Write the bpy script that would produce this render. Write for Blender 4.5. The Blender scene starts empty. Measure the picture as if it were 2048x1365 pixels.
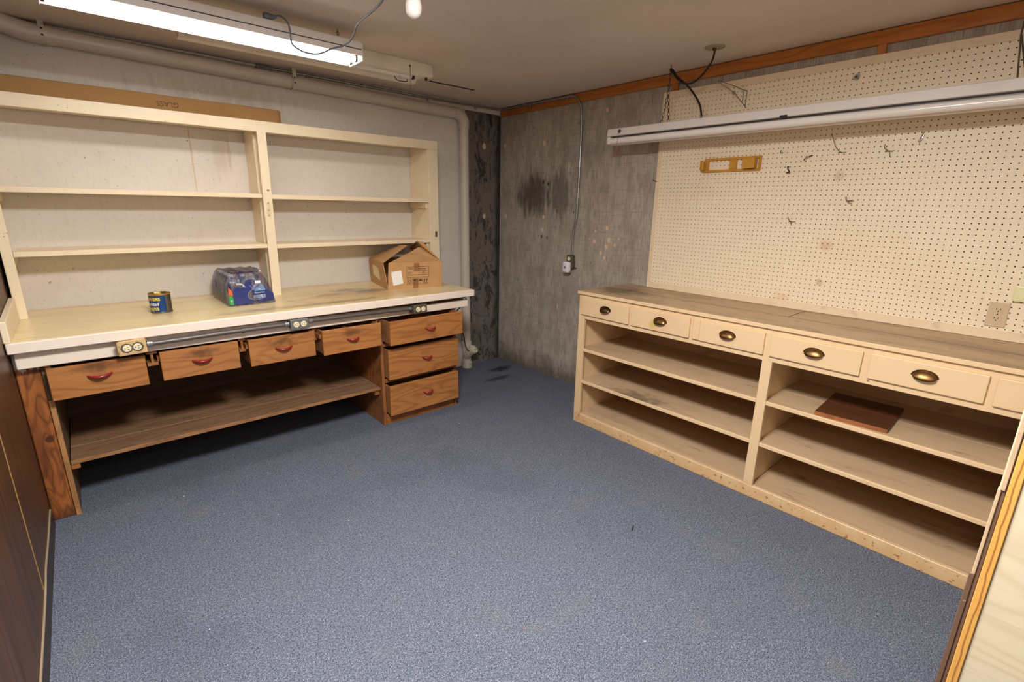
import bpy, bmesh, math, random
from mathutils import Vector, Matrix
random.seed(7)
SC = bpy.context.scene
COL = SC.collection

# ------------------------------------------------------------------ camera, world, lights, exposure
CAM = Vector((-3.0978, -3.7272, 1.504))
yaw, pitch, roll = 0.7220, 0.2674, 0.0176
fw = Vector((math.sin(yaw) * math.cos(pitch), math.cos(yaw) * math.cos(pitch), -math.sin(pitch)))
rt = Vector((math.cos(yaw), -math.sin(yaw), 0)); up = rt.cross(fw)
r2 = rt * math.cos(roll) + up * math.sin(roll); u2 = up * math.cos(roll) - rt * math.sin(roll)
cd = bpy.data.cameras.new('camera'); cam = bpy.data.objects.new('camera', cd); COL.objects.link(cam)
cam.matrix_world = Matrix(((r2.x, u2.x, -fw.x, CAM.x), (r2.y, u2.y, -fw.y, CAM.y), (r2.z, u2.z, -fw.z, CAM.z), (0, 0, 0, 1)))
cd.sensor_width = 36; cd.lens = 977.71 / 2048 * 36; cd.clip_start = 0.02
SC.camera = cam
W = bpy.data.worlds.new('world'); SC.world = W; W.use_nodes = True
W.node_tree.nodes['Background'].inputs[0].default_value = (0.9, 0.88, 0.85, 1)
W.node_tree.nodes['Background'].inputs[1].default_value = 0.03
# the flash on the camera (it throws the bulb's and the cord's shadows on the ceiling)
fl = bpy.data.lights.new('camera_flash', 'POINT'); fl.energy = 13; fl.color = (1.0, 0.98, 0.96); fl.shadow_soft_size = 0.045
flo = bpy.data.objects.new('camera_flash', fl); COL.objects.link(flo); flo.location = (-3.07, -3.74, 1.76)
# added disk light standing for flash bounced off the ceiling, above and just ahead of the camera (out of frame)
ar = bpy.data.lights.new('ceiling_bounce', 'AREA'); ar.energy = 112; ar.shape = 'DISK'; ar.size = 0.6; ar.color = (1.0, 0.985, 0.96)
aro = bpy.data.objects.new('ceiling_bounce', ar); COL.objects.link(aro); aro.location = (-2.6, -2.95, 2.345)
TUBE = 18.0
SC.view_settings.view_transform = 'Standard'; SC.view_settings.look = 'None'
SC.view_settings.exposure = 0.0; SC.view_settings.gamma = 1.0; SC.view_settings.use_curve_mapping = False

# ------------------------------------------------------------------ materials
def lin(c):
    return tuple(((v / 255) / 12.92 if v / 255 <= .04045 else (((v / 255) + .055) / 1.055) ** 2.4) for v in c) + (1,)
class NT:
    def __init__(s, m): s.t = m.node_tree; s.l = s.t.links
    def n(s, typ, ins=None, **kw):
        nd = s.t.nodes.new(typ)
        for k, v in kw.items(): setattr(nd, k, v)
        for k, v in (ins or {}).items(): s.put(nd.inputs[k], v)
        return nd
    def put(s, sock, v):
        if isinstance(v, bpy.types.NodeSocket): s.l.new(v, sock)
        else: sock.default_value = v
    def math(s, op, a, b=0.0, c=None):
        d = {0: a, 1: b}
        if c is not None: d[2] = c
        return s.n('ShaderNodeMath', d, operation=op).outputs[0]
    def smooth(s, v, lo, hi):
        nd = s.n('ShaderNodeMapRange', {'Value': v, 'From Min': lo, 'From Max': hi}, interpolation_type='SMOOTHSTEP')
        return nd.outputs[0]
    def vec(s, sc, off=(0, 0, 0)):
        if isinstance(sc, (int, float)): sc = (sc, sc, sc)
        return s.n('ShaderNodeMapping', {'Vector': s.co, 'Scale': sc, 'Location': off}).outputs[0]
    def fac(s, L):
        k = L[0]; d = L[-1] if isinstance(L[-1], dict) else {}
        if k == 'noise':      # (_, color, scale, lo, hi, amt)
            nz = s.n('ShaderNodeTexNoise', {'Vector': s.vec(L[2], d.get('off', (0, 0, 0))), 'Scale': 1.0, 'Detail': d.get('detail', 4.0), 'Roughness': d.get('rough', .55), 'Distortion': d.get('dist', 0.0)})
            f = s.smooth(nz.outputs[0], L[3], L[4])
        elif k == 'vor':
            nz = s.n('ShaderNodeTexVoronoi', {'Vector': s.vec(L[2]), 'Scale': 1.0, 'Randomness': 1.0})
            f = s.math('SUBTRACT', 1.0, s.smooth(nz.outputs['Distance'], L[3], L[4]))
        elif k == 'ring':     # wood rings: (_, color, scale, lo, hi, amt, {freq})
            nz = s.n('ShaderNodeTexNoise', {'Vector': s.vec(L[2], d.get('off', (0, 0, 0))), 'Scale': 1.0, 'Detail': 1.5, 'Roughness': .4})
            w = s.math('PINGPONG', s.math('MULTIPLY', nz.outputs[0], d.get('freq', 14.0)), 1.0)
            f = s.smooth(w, L[3], L[4])
        elif k == 'spot':     # (_, color, centre, radius, lo, hi, amt, {wob:(scale,amount)})
            ce, ra = L[2], L[3]
            sub = s.n('ShaderNodeVectorMath', {0: s.co, 1: ce}, operation='SUBTRACT').outputs[0]
            div = s.n('ShaderNodeVectorMath', {0: sub, 1: ra}, operation='DIVIDE').outputs[0]
            ln = s.n('ShaderNodeVectorMath', {0: div}, operation='LENGTH').outputs['Value']
            ws, wa = d.get('wob', (20, .6))
            nz = s.n('ShaderNodeTexNoise', {'Vector': s.vec(ws), 'Scale': 1.0, 'Detail': 3.0})
            v = s.math('ADD', ln, s.math('MULTIPLY', s.math('SUBTRACT', nz.outputs[0], .5), wa * 2))
            f = s.math('SUBTRACT', 1.0, s.smooth(v, L[4], L[5]))
            L = L[:1] + L[2:]
        elif k == 'edge':     # (_, color, axis, lo, hi, amt, {wob})
            sp = s.n('ShaderNodeSeparateXYZ', {0: s.co}).outputs['XYZ'.index(L[2])]
            ws, wa = d.get('wob', (20, .02))
            nz = s.n('ShaderNodeTexNoise', {'Vector': s.vec(ws), 'Scale': 1.0, 'Detail': 4.0})
            v = s.math('ADD', sp, s.math('MULTIPLY', s.math('SUBTRACT', nz.outputs[0], .5), wa * 2))
            f = s.smooth(v, L[3], L[4])
        amt = L[5]
        if amt != 1.0: f = s.math('MULTIPLY', f, amt)
        for mk in d.get('mask', ()): f = s.math('MULTIPLY', f, s.fac(mk))
        if d.get('inv'): f = s.math('SUBTRACT', 1.0, f)
        return f
def mat(name, base, rough=.5, layers=(), metal=0.0, bump=(), spec=.5, **kw):
    m = bpy.data.materials.new(name); m.use_nodes = True
    t = NT(m); b = t.t.nodes['Principled BSDF']
    t.co = t.n('ShaderNodeTexCoord').outputs['Object']
    c = lin(base)
    for L in layers:
        mx = t.n('ShaderNodeMix', data_type='RGBA')
        t.put(mx.inputs['Factor'], t.fac(L)); t.put(mx.inputs['A'], c); t.put(mx.inputs['B'], lin(L[1]))
        c = mx.outputs['Result']
    t.put(b.inputs['Base Color'], c)
    b.inputs['Roughness'].default_value = rough; b.inputs['Metallic'].default_value = metal
    b.inputs['Specular IOR Level'].default_value = spec
    for k, v in kw.items(): b.inputs[k.replace('_', ' ')].default_value = v
    nrm = None
    for sc, st, ds in bump:
        nz = t.n('ShaderNodeTexNoise', {'Vector': t.vec(sc), 'Scale': 1.0, 'Detail': 4.0})
        bn = t.n('ShaderNodeBump', {'Height': nz.outputs[0], 'Strength': st, 'Distance': ds})
        if nrm is not None: t.put(bn.inputs['Normal'], nrm)
        nrm = bn.outputs[0]
    if nrm is not None: t.put(b.inputs['Normal'], nrm)
    return m
def emis(name, col, st):
    m = bpy.data.materials.new(name); m.use_nodes = True
    b = m.node_tree.nodes['Principled BSDF']
    b.inputs['Base Color'].default_value = (.9, .9, .9, 1); b.inputs['Emission Color'].default_value = lin(col); b.inputs['Emission Strength'].default_value = st
    return m

SPECK = ('noise', (120, 105, 90), 110.0, .71, .76, .5, {'detail': 2})
M = {}
M['carpet'] = mat('carpet', (104, 110, 126), .95, [('noise', (52, 58, 74), (130, 130, 130), .50, .62, .75, {'detail': 3, 'rough': .7}), ('noise', (150, 155, 170), (110, 110, 110), .55, .68, .5, {'detail': 2, 'off': (1.3, 4.7, 2.1)}),
    ('noise', (34, 40, 56), (250, 250, 250), .50, .60, .95, {'detail': 3, 'rough': .8}),
    ('noise', (196, 200, 214), (290, 290, 290), .54, .68, .9, {'detail': 3, 'rough': .8, 'off': (3.3, 1.7, 5.1)}),
    ('noise', (122, 118, 106), 5.0, .54, .78, .25), ('noise', (150, 112, 84), (34, 34, 34), .72, .77, .6, {'detail': 3, 'off': (5, 8, 2)}),
    ('noise', (60, 66, 80), 1.7, .5, .75, .25),
    ('spot', (44, 40, 40), (-.22, -.30, 0), (.16, .07, 1), .3, 1.1, .85, {'wob': (30, .8)}),
    ('spot', (50, 46, 46), (-.42, -.50, 0), (.20, .05, 1), .3, 1.1, .7, {'wob': (30, .9)}),
    ('noise', (225, 222, 220), 40.0, .80, .83, .8, {'detail': 1})],
    bump=[(240, .9, .004), (60, .3, .003)], spec=.15)
M['ceiling'] = mat('ceiling_paint', (222, 209, 196), .85, [('noise', (190, 172, 152), 1.2, .4, .75, .4), ('noise', (196, 184, 168), (160, 40, 160), .5, .7, .3)], bump=[(90, .12, .004)])
CONC = [('noise', (110, 98, 87), 2.2, .50, .76, .55, {'detail': 6, 'rough': .6}), ('noise', (172, 158, 144), (60, 60, 7), .46, .72, .5, {'detail': 5}),
        ('noise', (104, 93, 82), (150, 150, 10), .47, .66, .6, {'detail': 4, 'rough': .7}), ('noise', (120, 108, 96), (6, 6, 90), .52, .7, .35, {'detail': 4}), ('noise', (136, 124, 112), (14, 14, 4), .42, .62, .4, {'detail': 6, 'off': (2, 2, 2)}), ('noise', (58, 50, 43), (30, 30, 16), .69, .735, .85, {'detail': 3}), ('noise', (150, 136, 122), 9.0, .55, .75, .35)]
TAN = (232, 196, 154)
pt = [(-.579, 2.026, .028), (-.065, 2.041, .024), (-.595, 1.423, .022), (-.59, 1.316, .022), (-.092, 1.419, .024), (-1.295, 1.362, .02), (-1.184, 1.335, .012), (-1.18, 1.253, .02),
      (-1.322, 1.273, .022), (-1.298, 1.218, .022), (-1.378, 1.235, .014), (-1.248, 1.168, .017), (-1.286, 1.132, .016), (-1.412, 1.282, .012), (-1.228, 2.206, .018), (-1.13, 1.27, .009)]
M['concrete'] = mat('bare_concrete', (184, 173, 160), .8, CONC + [
    ('spot', (44, 38, 34), (0, -.46, 1.62), (1, .22, .2), .4, 1.3, .75, {'wob': ((30, 30, 6), .9)}),
    ('spot', (52, 46, 40), (0, -.78, 1.62), (1, .14, .22), .4, 1.2, .6, {'wob': ((30, 30, 6), .9)}),
    ('spot', (26, 22, 20), (0, -.58, 1.714), (1, .012, .022), .5, 1.1, .9), ('spot', (26, 22, 20), (0, -.64, 1.70), (1, .011, .018), .5, 1.1, .9),
    ('spot', (30, 26, 22), (0, -.58, 1.26), (1, .012, .02), .5, 1.1, .8), ('spot', (34, 30, 26), (0, -.65, 1.25), (1, .01, .02), .5, 1.1, .8),
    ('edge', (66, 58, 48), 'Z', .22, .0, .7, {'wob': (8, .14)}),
    ('spot', (222, 210, 192), (0, -.87, 1.823), (1, .008, .045), .7, 1.0, .95, {'wob': (40, .3)}),
    ('spot', (225, 215, 200), (0, -.808, .668), (1, .006, .03), .7, 1.0, .95, {'wob': (40, .3)})] +
    [('spot', TAN, (0, a, b), (1, c * .75, c), .7, 1.0, .85, {'wob': (45, .5)}) for a, b, c in pt], bump=[(30, .25, .004), ((80, 80, 9), .35, .003)], spec=.35)
M['backwall'] = mat('white_painted_wall', (222, 214, 205), .75, [
    ('noise', (196, 186, 176), 1.6, .45, .8, .5), ('noise', (110, 98, 88), (34, 34, 46), .66, .71, .8, {'detail': 4, 'rough': .6}), ('noise', (70, 60, 54), (60, 60, 60), .72, .75, .85, {'detail': 2, 'off': (7, 3, 1)}), ('noise', (206, 196, 186), (60, 60, 14), .5, .7, .4),
    ('noise', (206, 196, 176), (9, 9, .6), .62, .75, .4),
    ('spot', (196, 170, 128), (-2.478, 0, 1.78), (.006, 1, .32), .5, 1.0, .6, {'wob': ((6, 6, 6), .5)}),
    ('spot', (190, 165, 130), (-2.27, 0, 1.80), (.012, 1, .12), .5, 1.0, .45, {'wob': ((9, 9, 9), .8)}),
    ('spot', (180, 160, 130), (-2.32, 0, 1.78), (.05, 1, .14), .2, 1.2, .3, {'wob': ((30, 30, 3), .9)}),
    ('spot', (176, 158, 140), (-2.3, 0, 2.15), (.5, 1, .09), .1, 1.2, .4, {'wob': ((26, 26, 5), 1.1)}),
    ('edge', (112, 103, 96), 'X', -.408, -.396, 1.0, {'wob': (14, .014)}),
    ('noise', (40, 34, 31), (11, 11, 5), .49, .60, .85, {'detail': 8, 'rough': .72, 'dist': 1.2, 'mask': [('edge', 0, 'X', -.40, -.39, 1.0)]}),
    ('noise', (150, 142, 138), (46, 46, 16), .56, .66, .75, {'detail': 5, 'rough': .7, 'dist': 2.6, 'mask': [('edge', 0, 'X', -.40, -.39, 1.0)]}),
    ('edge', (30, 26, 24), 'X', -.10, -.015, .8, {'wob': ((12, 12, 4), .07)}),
    ('spot', TAN, (-.19, 0, 2.03), (.022, 1, .03), .7, 1.0, .8, {'wob': (40, .5)}), ('spot', TAN, (-.19, 0, 1.417), (.018, 1, .03), .7, 1.0, .8, {'wob': (40, .5)})],
    bump=[(50, .22, .004), (12, .12, .006)], spec=.35)
M['paneling'] = mat('brown_paneling', (84, 50, 24), .45, [('ring', (60, 34, 15), (10, 10, .8), .3, .9, .6, {'freq': 9}), ('noise', (102, 68, 36), (30, 60, 1.5), .5, .75, .5), ('noise', (150, 136, 118), 60.0, .78, .81, .5)], bump=[((60, 60, 2), .1, .002)])
M['groove'] = mat('paneling_groove', (70, 44, 22), .5)
M['batten'] = mat('pale_joint_strip', (150, 112, 64), .5)
M['cream'] = mat('cream_paint', (238, 220, 188), .42, [('spot', (120, 84, 46), (-.018, -.15, .668), (.008, .05, .006), .5, 1.2, .8), ('spot', (140, 96, 50), (-.026, -.15, .590), (.006, .05, .006), .4, 1.2, .8), ('spot', (150, 104, 56), (-.028, -.15, .545), (.007, .05, .006), .4, 1.2, .8), ('spot', (150, 104, 56), (-.028, -.15, .515), (.007, .05, .007), .4, 1.2, .7), ('spot', (186, 150, 100), (-.026, -.15, .55), (.02, .05, .06), .2, 1.2, .4),('noise', (224, 200, 162), 4.0, .45, .8, .5), SPECK, ('noise', (92, 72, 52), (60, 60, 60), .745, .77, .8, {'detail': 2})], bump=[(70, .08, .002)])
M['cream_lt'] = mat('pale_edge_paint', (240, 224, 208), .45, [('noise', (220, 198, 176), (5, 5, 5), .45, .8, .5), ('noise', (110, 88, 64), (34, 34, 50), .70, .735, .7, {'detail': 3})], bump=[(50, .12, .002)])
def bx_(x, y): return (x + 3.40, y + .85, .912)
M['yellowed'] = mat('yellowed_bench_paint', (232, 212, 166), .28, [('noise', (214, 186, 132), (2.2, 7, 3), .45, .75, .6), ('noise', (160, 134, 92), (6, 34, 10), .63, .70, .6, {'detail': 5}),
    ('spot', (196, 164, 112), bx_(-1.75, -.55), (.55, .34, 1), .1, 1.3, .8, {'wob': ((5, 14, 9), .9)}),
    ('spot', (112, 106, 98), bx_(-1.60, -.46), (.16, .10, 1), .1, 1.25, .85, {'wob': ((12, 20, 9), 1.0)}), ('spot', (128, 118, 104), bx_(-1.72, -.34), (.14, .06, 1), .2, 1.2, .8, {'wob': ((14, 24, 9), 1.0)}),
    ('spot', (136, 120, 96), bx_(-1.87, -.47), (.13, .05, 1), .2, 1.2, .7, {'wob': ((14, 24, 9), 1.0)}), ('spot', (92, 72, 46), bx_(-2.155, -.545), (.03, .012, 1), .6, 1.1, .75, {'wob': (40, .5)}), ('spot', (92, 72, 46), bx_(-2.10, -.54), (.05, .004, 1), .5, 1.1, .7),
    ('spot', (150, 124, 84), bx_(-2.25, -.72), (.42, .07, 1), .1, 1.2, .6, {'wob': ((9, 40, 9), 1.1)}), ('spot', (120, 96, 62), bx_(-1.9, -.74), (.3, .05, 1), .1, 1.2, .7, {'wob': ((16, 50, 9), 1.1)}),
    ('noise', (96, 76, 50), (22, 60, 20), .70, .73, .8, {'detail': 3}), ('noise', (70, 54, 36), 34.0, .745, .77, .8, {'detail': 2})], bump=[(30, .06, .003)])
def woodm(name, base, dark, light, axis, rough=.5, extra=(), freq=11):
    s = {'X': (1.7, 9, 9), 'Y': (9, 1.7, 9), 'Z': (9, 9, 1.7)}[axis]; f = {'X': (9, 150, 150), 'Y': (150, 9, 150), 'Z': (150, 150, 9)}[axis]
    return mat(name, base, rough, [('ring', dark, s, .35, 1.0, .55, {'freq': freq + 8}), ('noise', dark, tuple(q * .4 for q in s), .5, .75, .35, {'off': (9, 2, 4)}), ('noise', light, s, .55, .8, .5, {'off': (3, 5, 7)}), ('noise', dark, f, .5, .75, .45)] + list(extra), bump=[(f, .12, .0015)])
HY = {0: None}
hand = [(-3.118, .71), (-2.70, .70), (-2.297, .70), (-1.90, .70), (-1.36, .695), (-1.35, .467), (-1.35, .205)]
ORI = Vector((-3.40, -.85, 0))
stn = []
for i, (hx, hz) in enumerate(hand):
    c = (hx + 3.40, 0, hz + .035)
    stn.append(('spot', (84, 54, 30), c, (.085, 9, .030) if i < 4 else (.06, 9, .02), .0, 1.3, .75 if i < 4 else .3, {'wob': ((30, 30, 40), .9)}))
M['drawer'] = woodm('drawer_front_wood', (176, 116, 62), (134, 80, 38), (194, 136, 82), 'X', .42, stn)
M['wood'] = woodm('fir_wood', (158, 100, 52), (112, 66, 32), (184, 124, 72), 'X', .55)
M['woodz'] = woodm('fir_wood_upright', (150, 94, 48), (98, 56, 28), (176, 116, 64), 'Z', .55)
M['post'] = woodm('orange_post_wood', (166, 98, 46), (104, 56, 26), (190, 122, 64), 'Z', .45, [('ring', (84, 44, 22), (14, 14, 3.2), .55, 1.0, .6, {'freq': 15, 'off': (4, 4, 4)}),
    ('spot', (88, 44, 22), (.02, .11, .32), (.05, 1, .30), .2, 1.2, .7, {'wob': ((14, 14, 3), .9)}), ('spot', (70, 36, 20), (.055, .11, .42), (.018, 1, .02), .6, 1.1, .9),
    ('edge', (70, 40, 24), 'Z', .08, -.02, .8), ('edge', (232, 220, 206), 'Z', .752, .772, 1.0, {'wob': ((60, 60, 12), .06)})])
M['plypanel'] = woodm('dark_plywood', (112, 86, 60), (84, 60, 40), (132, 104, 76), 'Z', .6)
M['plyedge'] = woodm('plywood_edge', (178, 128, 78), (130, 86, 48), (198, 152, 100), 'Z', .6)
M['shelfwood'] = woodm('worn_brown_board', (140, 106, 78), (104, 74, 52), (160, 128, 100), 'X', .6, [('noise', (150, 130, 112), (3, 14, 9), .62, .78, .45)])
M['shelfedge'] = woodm('orange_board', (158, 112, 72), (118, 78, 46), (174, 132, 92), 'X', .55)
M['darkwood'] = woodm('dark_back_board', (84, 58, 38), (60, 40, 26), (100, 72, 48), 'X', .7)
M['inside'] = woodm('drawer_inside_wood', (156, 104, 60), (118, 76, 42), (172, 120, 74), 'X', .7)
M['red'] = mat('red_handle_paint', (140, 34, 34), .3, [('noise', (96, 24, 24), 60.0, .5, .75, .6)])
M['cab'] = mat('beige_cabinet_paint', (225, 194, 153), .42, [('noise', (216, 180, 134), 3.0, .45, .8, .5), ('noise', (130, 100, 66), (40, 40, 40), .735, .76, .8, {'detail': 3}),
    ('spot', (206, 172, 84), (.02, 1.56, .835), (1, .030, .035), .3, 1.2, .7), ('edge', (206, 158, 98), 'Z', .11, .0, .6, {'wob': (16, .08)}), ('noise', (118, 84, 52), (40, 40, 60), .60, .68, .75, {'mask': [('edge', 0, 'Z', .08, .05, 1.0)]})], bump=[(60, .08, .002)])
M['cabtop'] = mat('worn_counter_paint', (186, 158, 124), .55, [('noise', (150, 124, 98), (9, 2.2, 9), .45, .72, .7), ('noise', (104, 86, 68), (36, 12, 20), .575, .68, .8, {'detail': 7, 'rough': .68}),
    ('spot', (96, 80, 64), (.26, 1.98, .96), (.2, .22, 1), .1, 1.3, .7, {'wob': ((16, 12, 9), 1.0)}), ('noise', (214, 186, 150), (12, 4, 9), .62, .78, .5, {'off': (4, 4, 4)}), ('noise', (52, 44, 36), (50, 30, 30), .735, .76, .7)], bump=[((60, 10, 20), .15, .002)])
M['cabshelf'] = mat('dusty_shelf_paint', (200, 171, 137), .55, [('noise', (110, 90, 68), (22, 5, 12), .60, .72, .6, {'detail': 6, 'rough': .65, 'off': (3, 9, 1)}),('noise', (170, 140, 108), (9, 1.6, 9), .45, .75, .6), ('noise', (120, 98, 74), (60, 5, 9), .62, .74, .5),
    ('spot', (92, 80, 62), (.06, 1.66, .32), (.10, .26, .05), .1, 1.2, .75, {'wob': ((20, 12, 9), 1.0)}), ('noise', (60, 50, 40), 40.0, .75, .77, .6)], bump=[((40, 6, 20), .1, .002)])
M['seam'] = mat('dark_seam_dirt', (66, 52, 40), .8)
M['peg'] = mat('pegboard_paint', (238, 220, 192), .5, [('noise', (228, 204, 172), 2.0, .45, .8, .45),
    ('spot', (190, 158, 120), (.006, .88, .73), (1, .03, .035), .3, 1.2, .5), ('spot', (206, 160, 122), (.006, .89, .37), (1, .04, .03), .3, 1.3, .5), ('spot', (170, 132, 96), (.006, .885, .17), (1, .024, .024), .3, 1.2, .5),
    ('spot', (214, 176, 110), (.006, 1.07, .05), (1, .05, .04), .2, 1.3, .5), ('spot', (120, 118, 116), (.006, .887, 1.20), (1, .017, .017), .6, 1.2, .8), ('spot', (30, 30, 32), (.006, .889, 1.201), (1, .007, .007), .5, 1.2, .95), ('noise', (214, 180, 140), 7.0, .66, .8, .4)])
M['pegtrim'] = mat('pegboard_trim_paint', (230, 208, 176), .5, [('noise', (196, 170, 138), (14, 14, 14), .55, .75, .5), SPECK], bump=[(60, .1, .002)])
M['orange'] = woodm('orange_stained_trim', (186, 112, 40), (150, 84, 28), (200, 126, 52), 'Y', .4, freq=5)
M['orangez'] = woodm('orange_stained_batten', (186, 112, 40), (150, 84, 28), (200, 126, 52), 'Z', .4, freq=5)
M['whitetrim'] = mat('white_trim_paint', (216, 206, 196), .6, [('noise', (180, 168, 156), (6, 30, 30), .5, .75, .5), SPECK])
M['pipe'] = mat('white_pipe_paint', (208, 197, 184), .4, [('noise', (200, 186, 172), 6.0, .45, .8, .5), ('noise', (120, 104, 88), 30.0, .70, .74, .5)])
M['strap'] = mat('painted_strap', (200, 190, 178), .5, [('noise', (120, 104, 88), 60.0, .55, .7, .6)])
M['steel'] = mat('galvanized_steel', (170, 172, 174), .3, [('noise', (110, 108, 104), 25.0, .5, .75, .5)], metal=.9)
M['grey_tube'] = mat('grey_painted_conduit', (98, 92, 86), .38, [('noise', (78, 72, 66), 20.0, .5, .8, .5)], metal=.25)
M['grey_box'] = mat('grey_box_paint', (112, 112, 112), .45, [('noise', (84, 84, 84), 40.0, .5, .75, .5)], metal=.2)
M['olive_box'] = mat('dark_box_paint', (92, 86, 74), .45, [('noise', (70, 64, 54), 40.0, .5, .75, .5)], metal=.2)
M['tan_box'] = mat('tan_flaking_box_paint', (206, 172, 118), .55, [('noise', (140, 96, 54), 70.0, .58, .66, .8, {'detail': 4})])
M['ivory'] = mat('ivory_plastic', (236, 222, 182), .35)
M['ivory_tan'] = mat('tan_wall_plate', (206, 184, 152), .3)
M['switchp'] = mat('pale_green_plate', (226, 224, 176), .35)
M['black'] = mat('black_rubber', (20, 19, 19), .45)
M['dark'] = mat('dark_slot', (18, 15, 12), .9)
M['greycord'] = mat('grey_cord', (108, 112, 122), .45)
M['fixture'] = mat('white_fixture_enamel', (226, 218, 212), .35, [('noise', (200, 190, 180), 4.0, .5, .8, .4)])
M['fix_old'] = mat('aged_fixture_enamel', (236, 226, 210), .45, [('noise', (190, 172, 148), 4.0, .45, .8, .5), ('noise', (110, 92, 74), 34.0, .72, .75, .6)])
M['tube_off'] = mat('unlit_tube_glass', (236, 228, 220), .18)
M['tube_on'] = emis('lit_tube', (255, 250, 240), TUBE)
M['bulb'] = mat('white_bulb_glass', (240, 232, 224), .2)
M['porcelain'] = mat('porcelain', (225, 218, 208), .3)
M['brass'] = mat('aged_brass', (132, 100, 62), .36, [('noise', (84, 58, 34), 40.0, .45, .7, .8)], metal=1.0)
M['brass_dk'] = mat('tarnished_brass', (96, 76, 52), .35, [('noise', (50, 40, 30), 40.0, .45, .7, .8)], metal=1.0)
M['wire'] = mat('grey_wire', (108, 106, 98), .4, metal=.7)
M['shiny'] = mat('shiny_wire', (180, 182, 182), .2, metal=1.0)
M['chain'] = mat('dark_chain', (70, 62, 56), .5, metal=.6)
M['copper'] = mat('copper_pull_chain', (170, 110, 70), .4, metal=.8)
M['amber'] = mat('amber_plastic', (196, 138, 32), .35, [('noise', (160, 104, 20), 20.0, .5, .8, .5)])
M['canopy'] = mat('canopy_metal', (176, 160, 130), .4, metal=.3)
M['cardboard'] = mat('cardboard', (190, 146, 98), .8, [('noise', (176, 130, 84), 8.0, .45, .75, .5), ('noise', (166, 122, 78), (3, 3, 200), .5, .7, .3)])
M['carton'] = mat('carton_board', (172, 130, 80), .8, [('noise', (156, 114, 68), 4.0, .45, .75, .5), ('spot', (120, 78, 42), (1.22, 0, .07), (.09, 1, .05), .2, 1.2, .6)])
M['tape'] = mat('brown_tape', (150, 104, 66), .25)
M['paper'] = mat('white_paper', (236, 232, 226), .7, [('noise', (170, 168, 176), (70, 70, 9), .6, .66, .6)])
M['paper2'] = mat('cream_paper', (232, 214, 176), .7, [('noise', (190, 172, 140), (70, 70, 30), .6, .66, .6)])
M['ink'] = mat('dark_ink', (64, 42, 26), .8)
M['inkgrey'] = mat('faded_marker_ink', (96, 70, 48), .8)
M['tin'] = mat('gold_tin', (196, 170, 110), .22, metal=1.0)
M['canblue'] = mat('blue_can_print', (24, 70, 128), .25, [('noise', (18, 50, 98), 30.0, .5, .7, .4)], metal=.35)
M['canside'] = mat('can_back_print', (116, 106, 92), .25, [('noise', (90, 80, 76), (90, 90, 30), .5, .66, .8)], metal=.6)
M['yellow'] = mat('yellow_print', (226, 204, 60), .35)
M['white'] = mat('white_print', (232, 232, 236), .35)
M['redwood'] = woodm('reddish_brown_board', (96, 56, 32), (72, 40, 24), (112, 68, 42), 'Y', .45)
M['redwood_e'] = woodm('reddish_board_edge', (160, 96, 54), (126, 70, 38), (174, 110, 66), 'Y', .5)
M['navy'] = mat('navy_film_print', (30, 48, 118), .22, [('noise', (22, 32, 84), 12.0, .45, .7, .6), ('noise', (70, 86, 150), 26.0, .64, .74, .5)], bump=[(22, .5, .01)], Coat_Weight=.5)
M['green'] = mat('green_print', (40, 158, 78), .25, Coat_Weight=.5)
M['redorange'] = mat('orange_print', (220, 96, 44), .25, Coat_Weight=.5)
M['lightblue'] = mat('light_blue_print', (90, 160, 214), .25, Coat_Weight=.5)
M['silver'] = mat('silver_film_print', (186, 190, 204), .2, Coat_Weight=.5)
M['clearblue'] = mat('bottle_plastic_print', (118, 134, 176), .12, [('noise', (220, 226, 236), 60.0, .58, .64, .7), ('noise', (60, 66, 110), 50.0, .56, .64, .7, {'off': (5, 1, 2)})], Coat_Weight=.6)
M['cap'] = mat('white_cap', (238, 238, 238), .35)
M['pet'] = mat('clear_bottle_plastic', (214, 226, 236), .06, Transmission_Weight=.85, IOR=1.2)
M['jamb'] = woodm('cream_plywood_lining', (218, 204, 172), (202, 184, 150), (226, 214, 184), 'Y', .55, freq=6)
M['rawedge'] = mat('raw_orange_wood', (222, 166, 84), .55, [('edge', (150, 88, 34), 'Y', -3.7422, -3.7405, .85, {'wob': ((1, 1, 13), .0045), 'mask': [('edge', 0, 'Y', -3.7382, -3.7398, 1.0, {'wob': ((1, 1, 13), .0045)})]}), ('noise', (196, 128, 56), (60, 200, 9), .55, .72, .6),])
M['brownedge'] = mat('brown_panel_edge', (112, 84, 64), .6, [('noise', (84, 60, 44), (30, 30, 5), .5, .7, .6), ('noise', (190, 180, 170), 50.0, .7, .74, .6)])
M['gap'] = mat('pale_base_strip', (150, 132, 108), .5)
M['rubber'] = mat('dark_brown_base', (52, 36, 28), .45, [('noise', (100, 86, 76), 60.0, .72, .76, .5)])
M['nightwhite'] = mat('white_night_light', (236, 232, 240), .3)
M['grey_lens'] = mat('grey_lens', (128, 126, 136), .3)
M['fitting'] = mat('dirty_white_fitting', (206, 196, 178), .5, [('noise', (150, 134, 110), 26.0, .5, .7, .6)])

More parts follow.
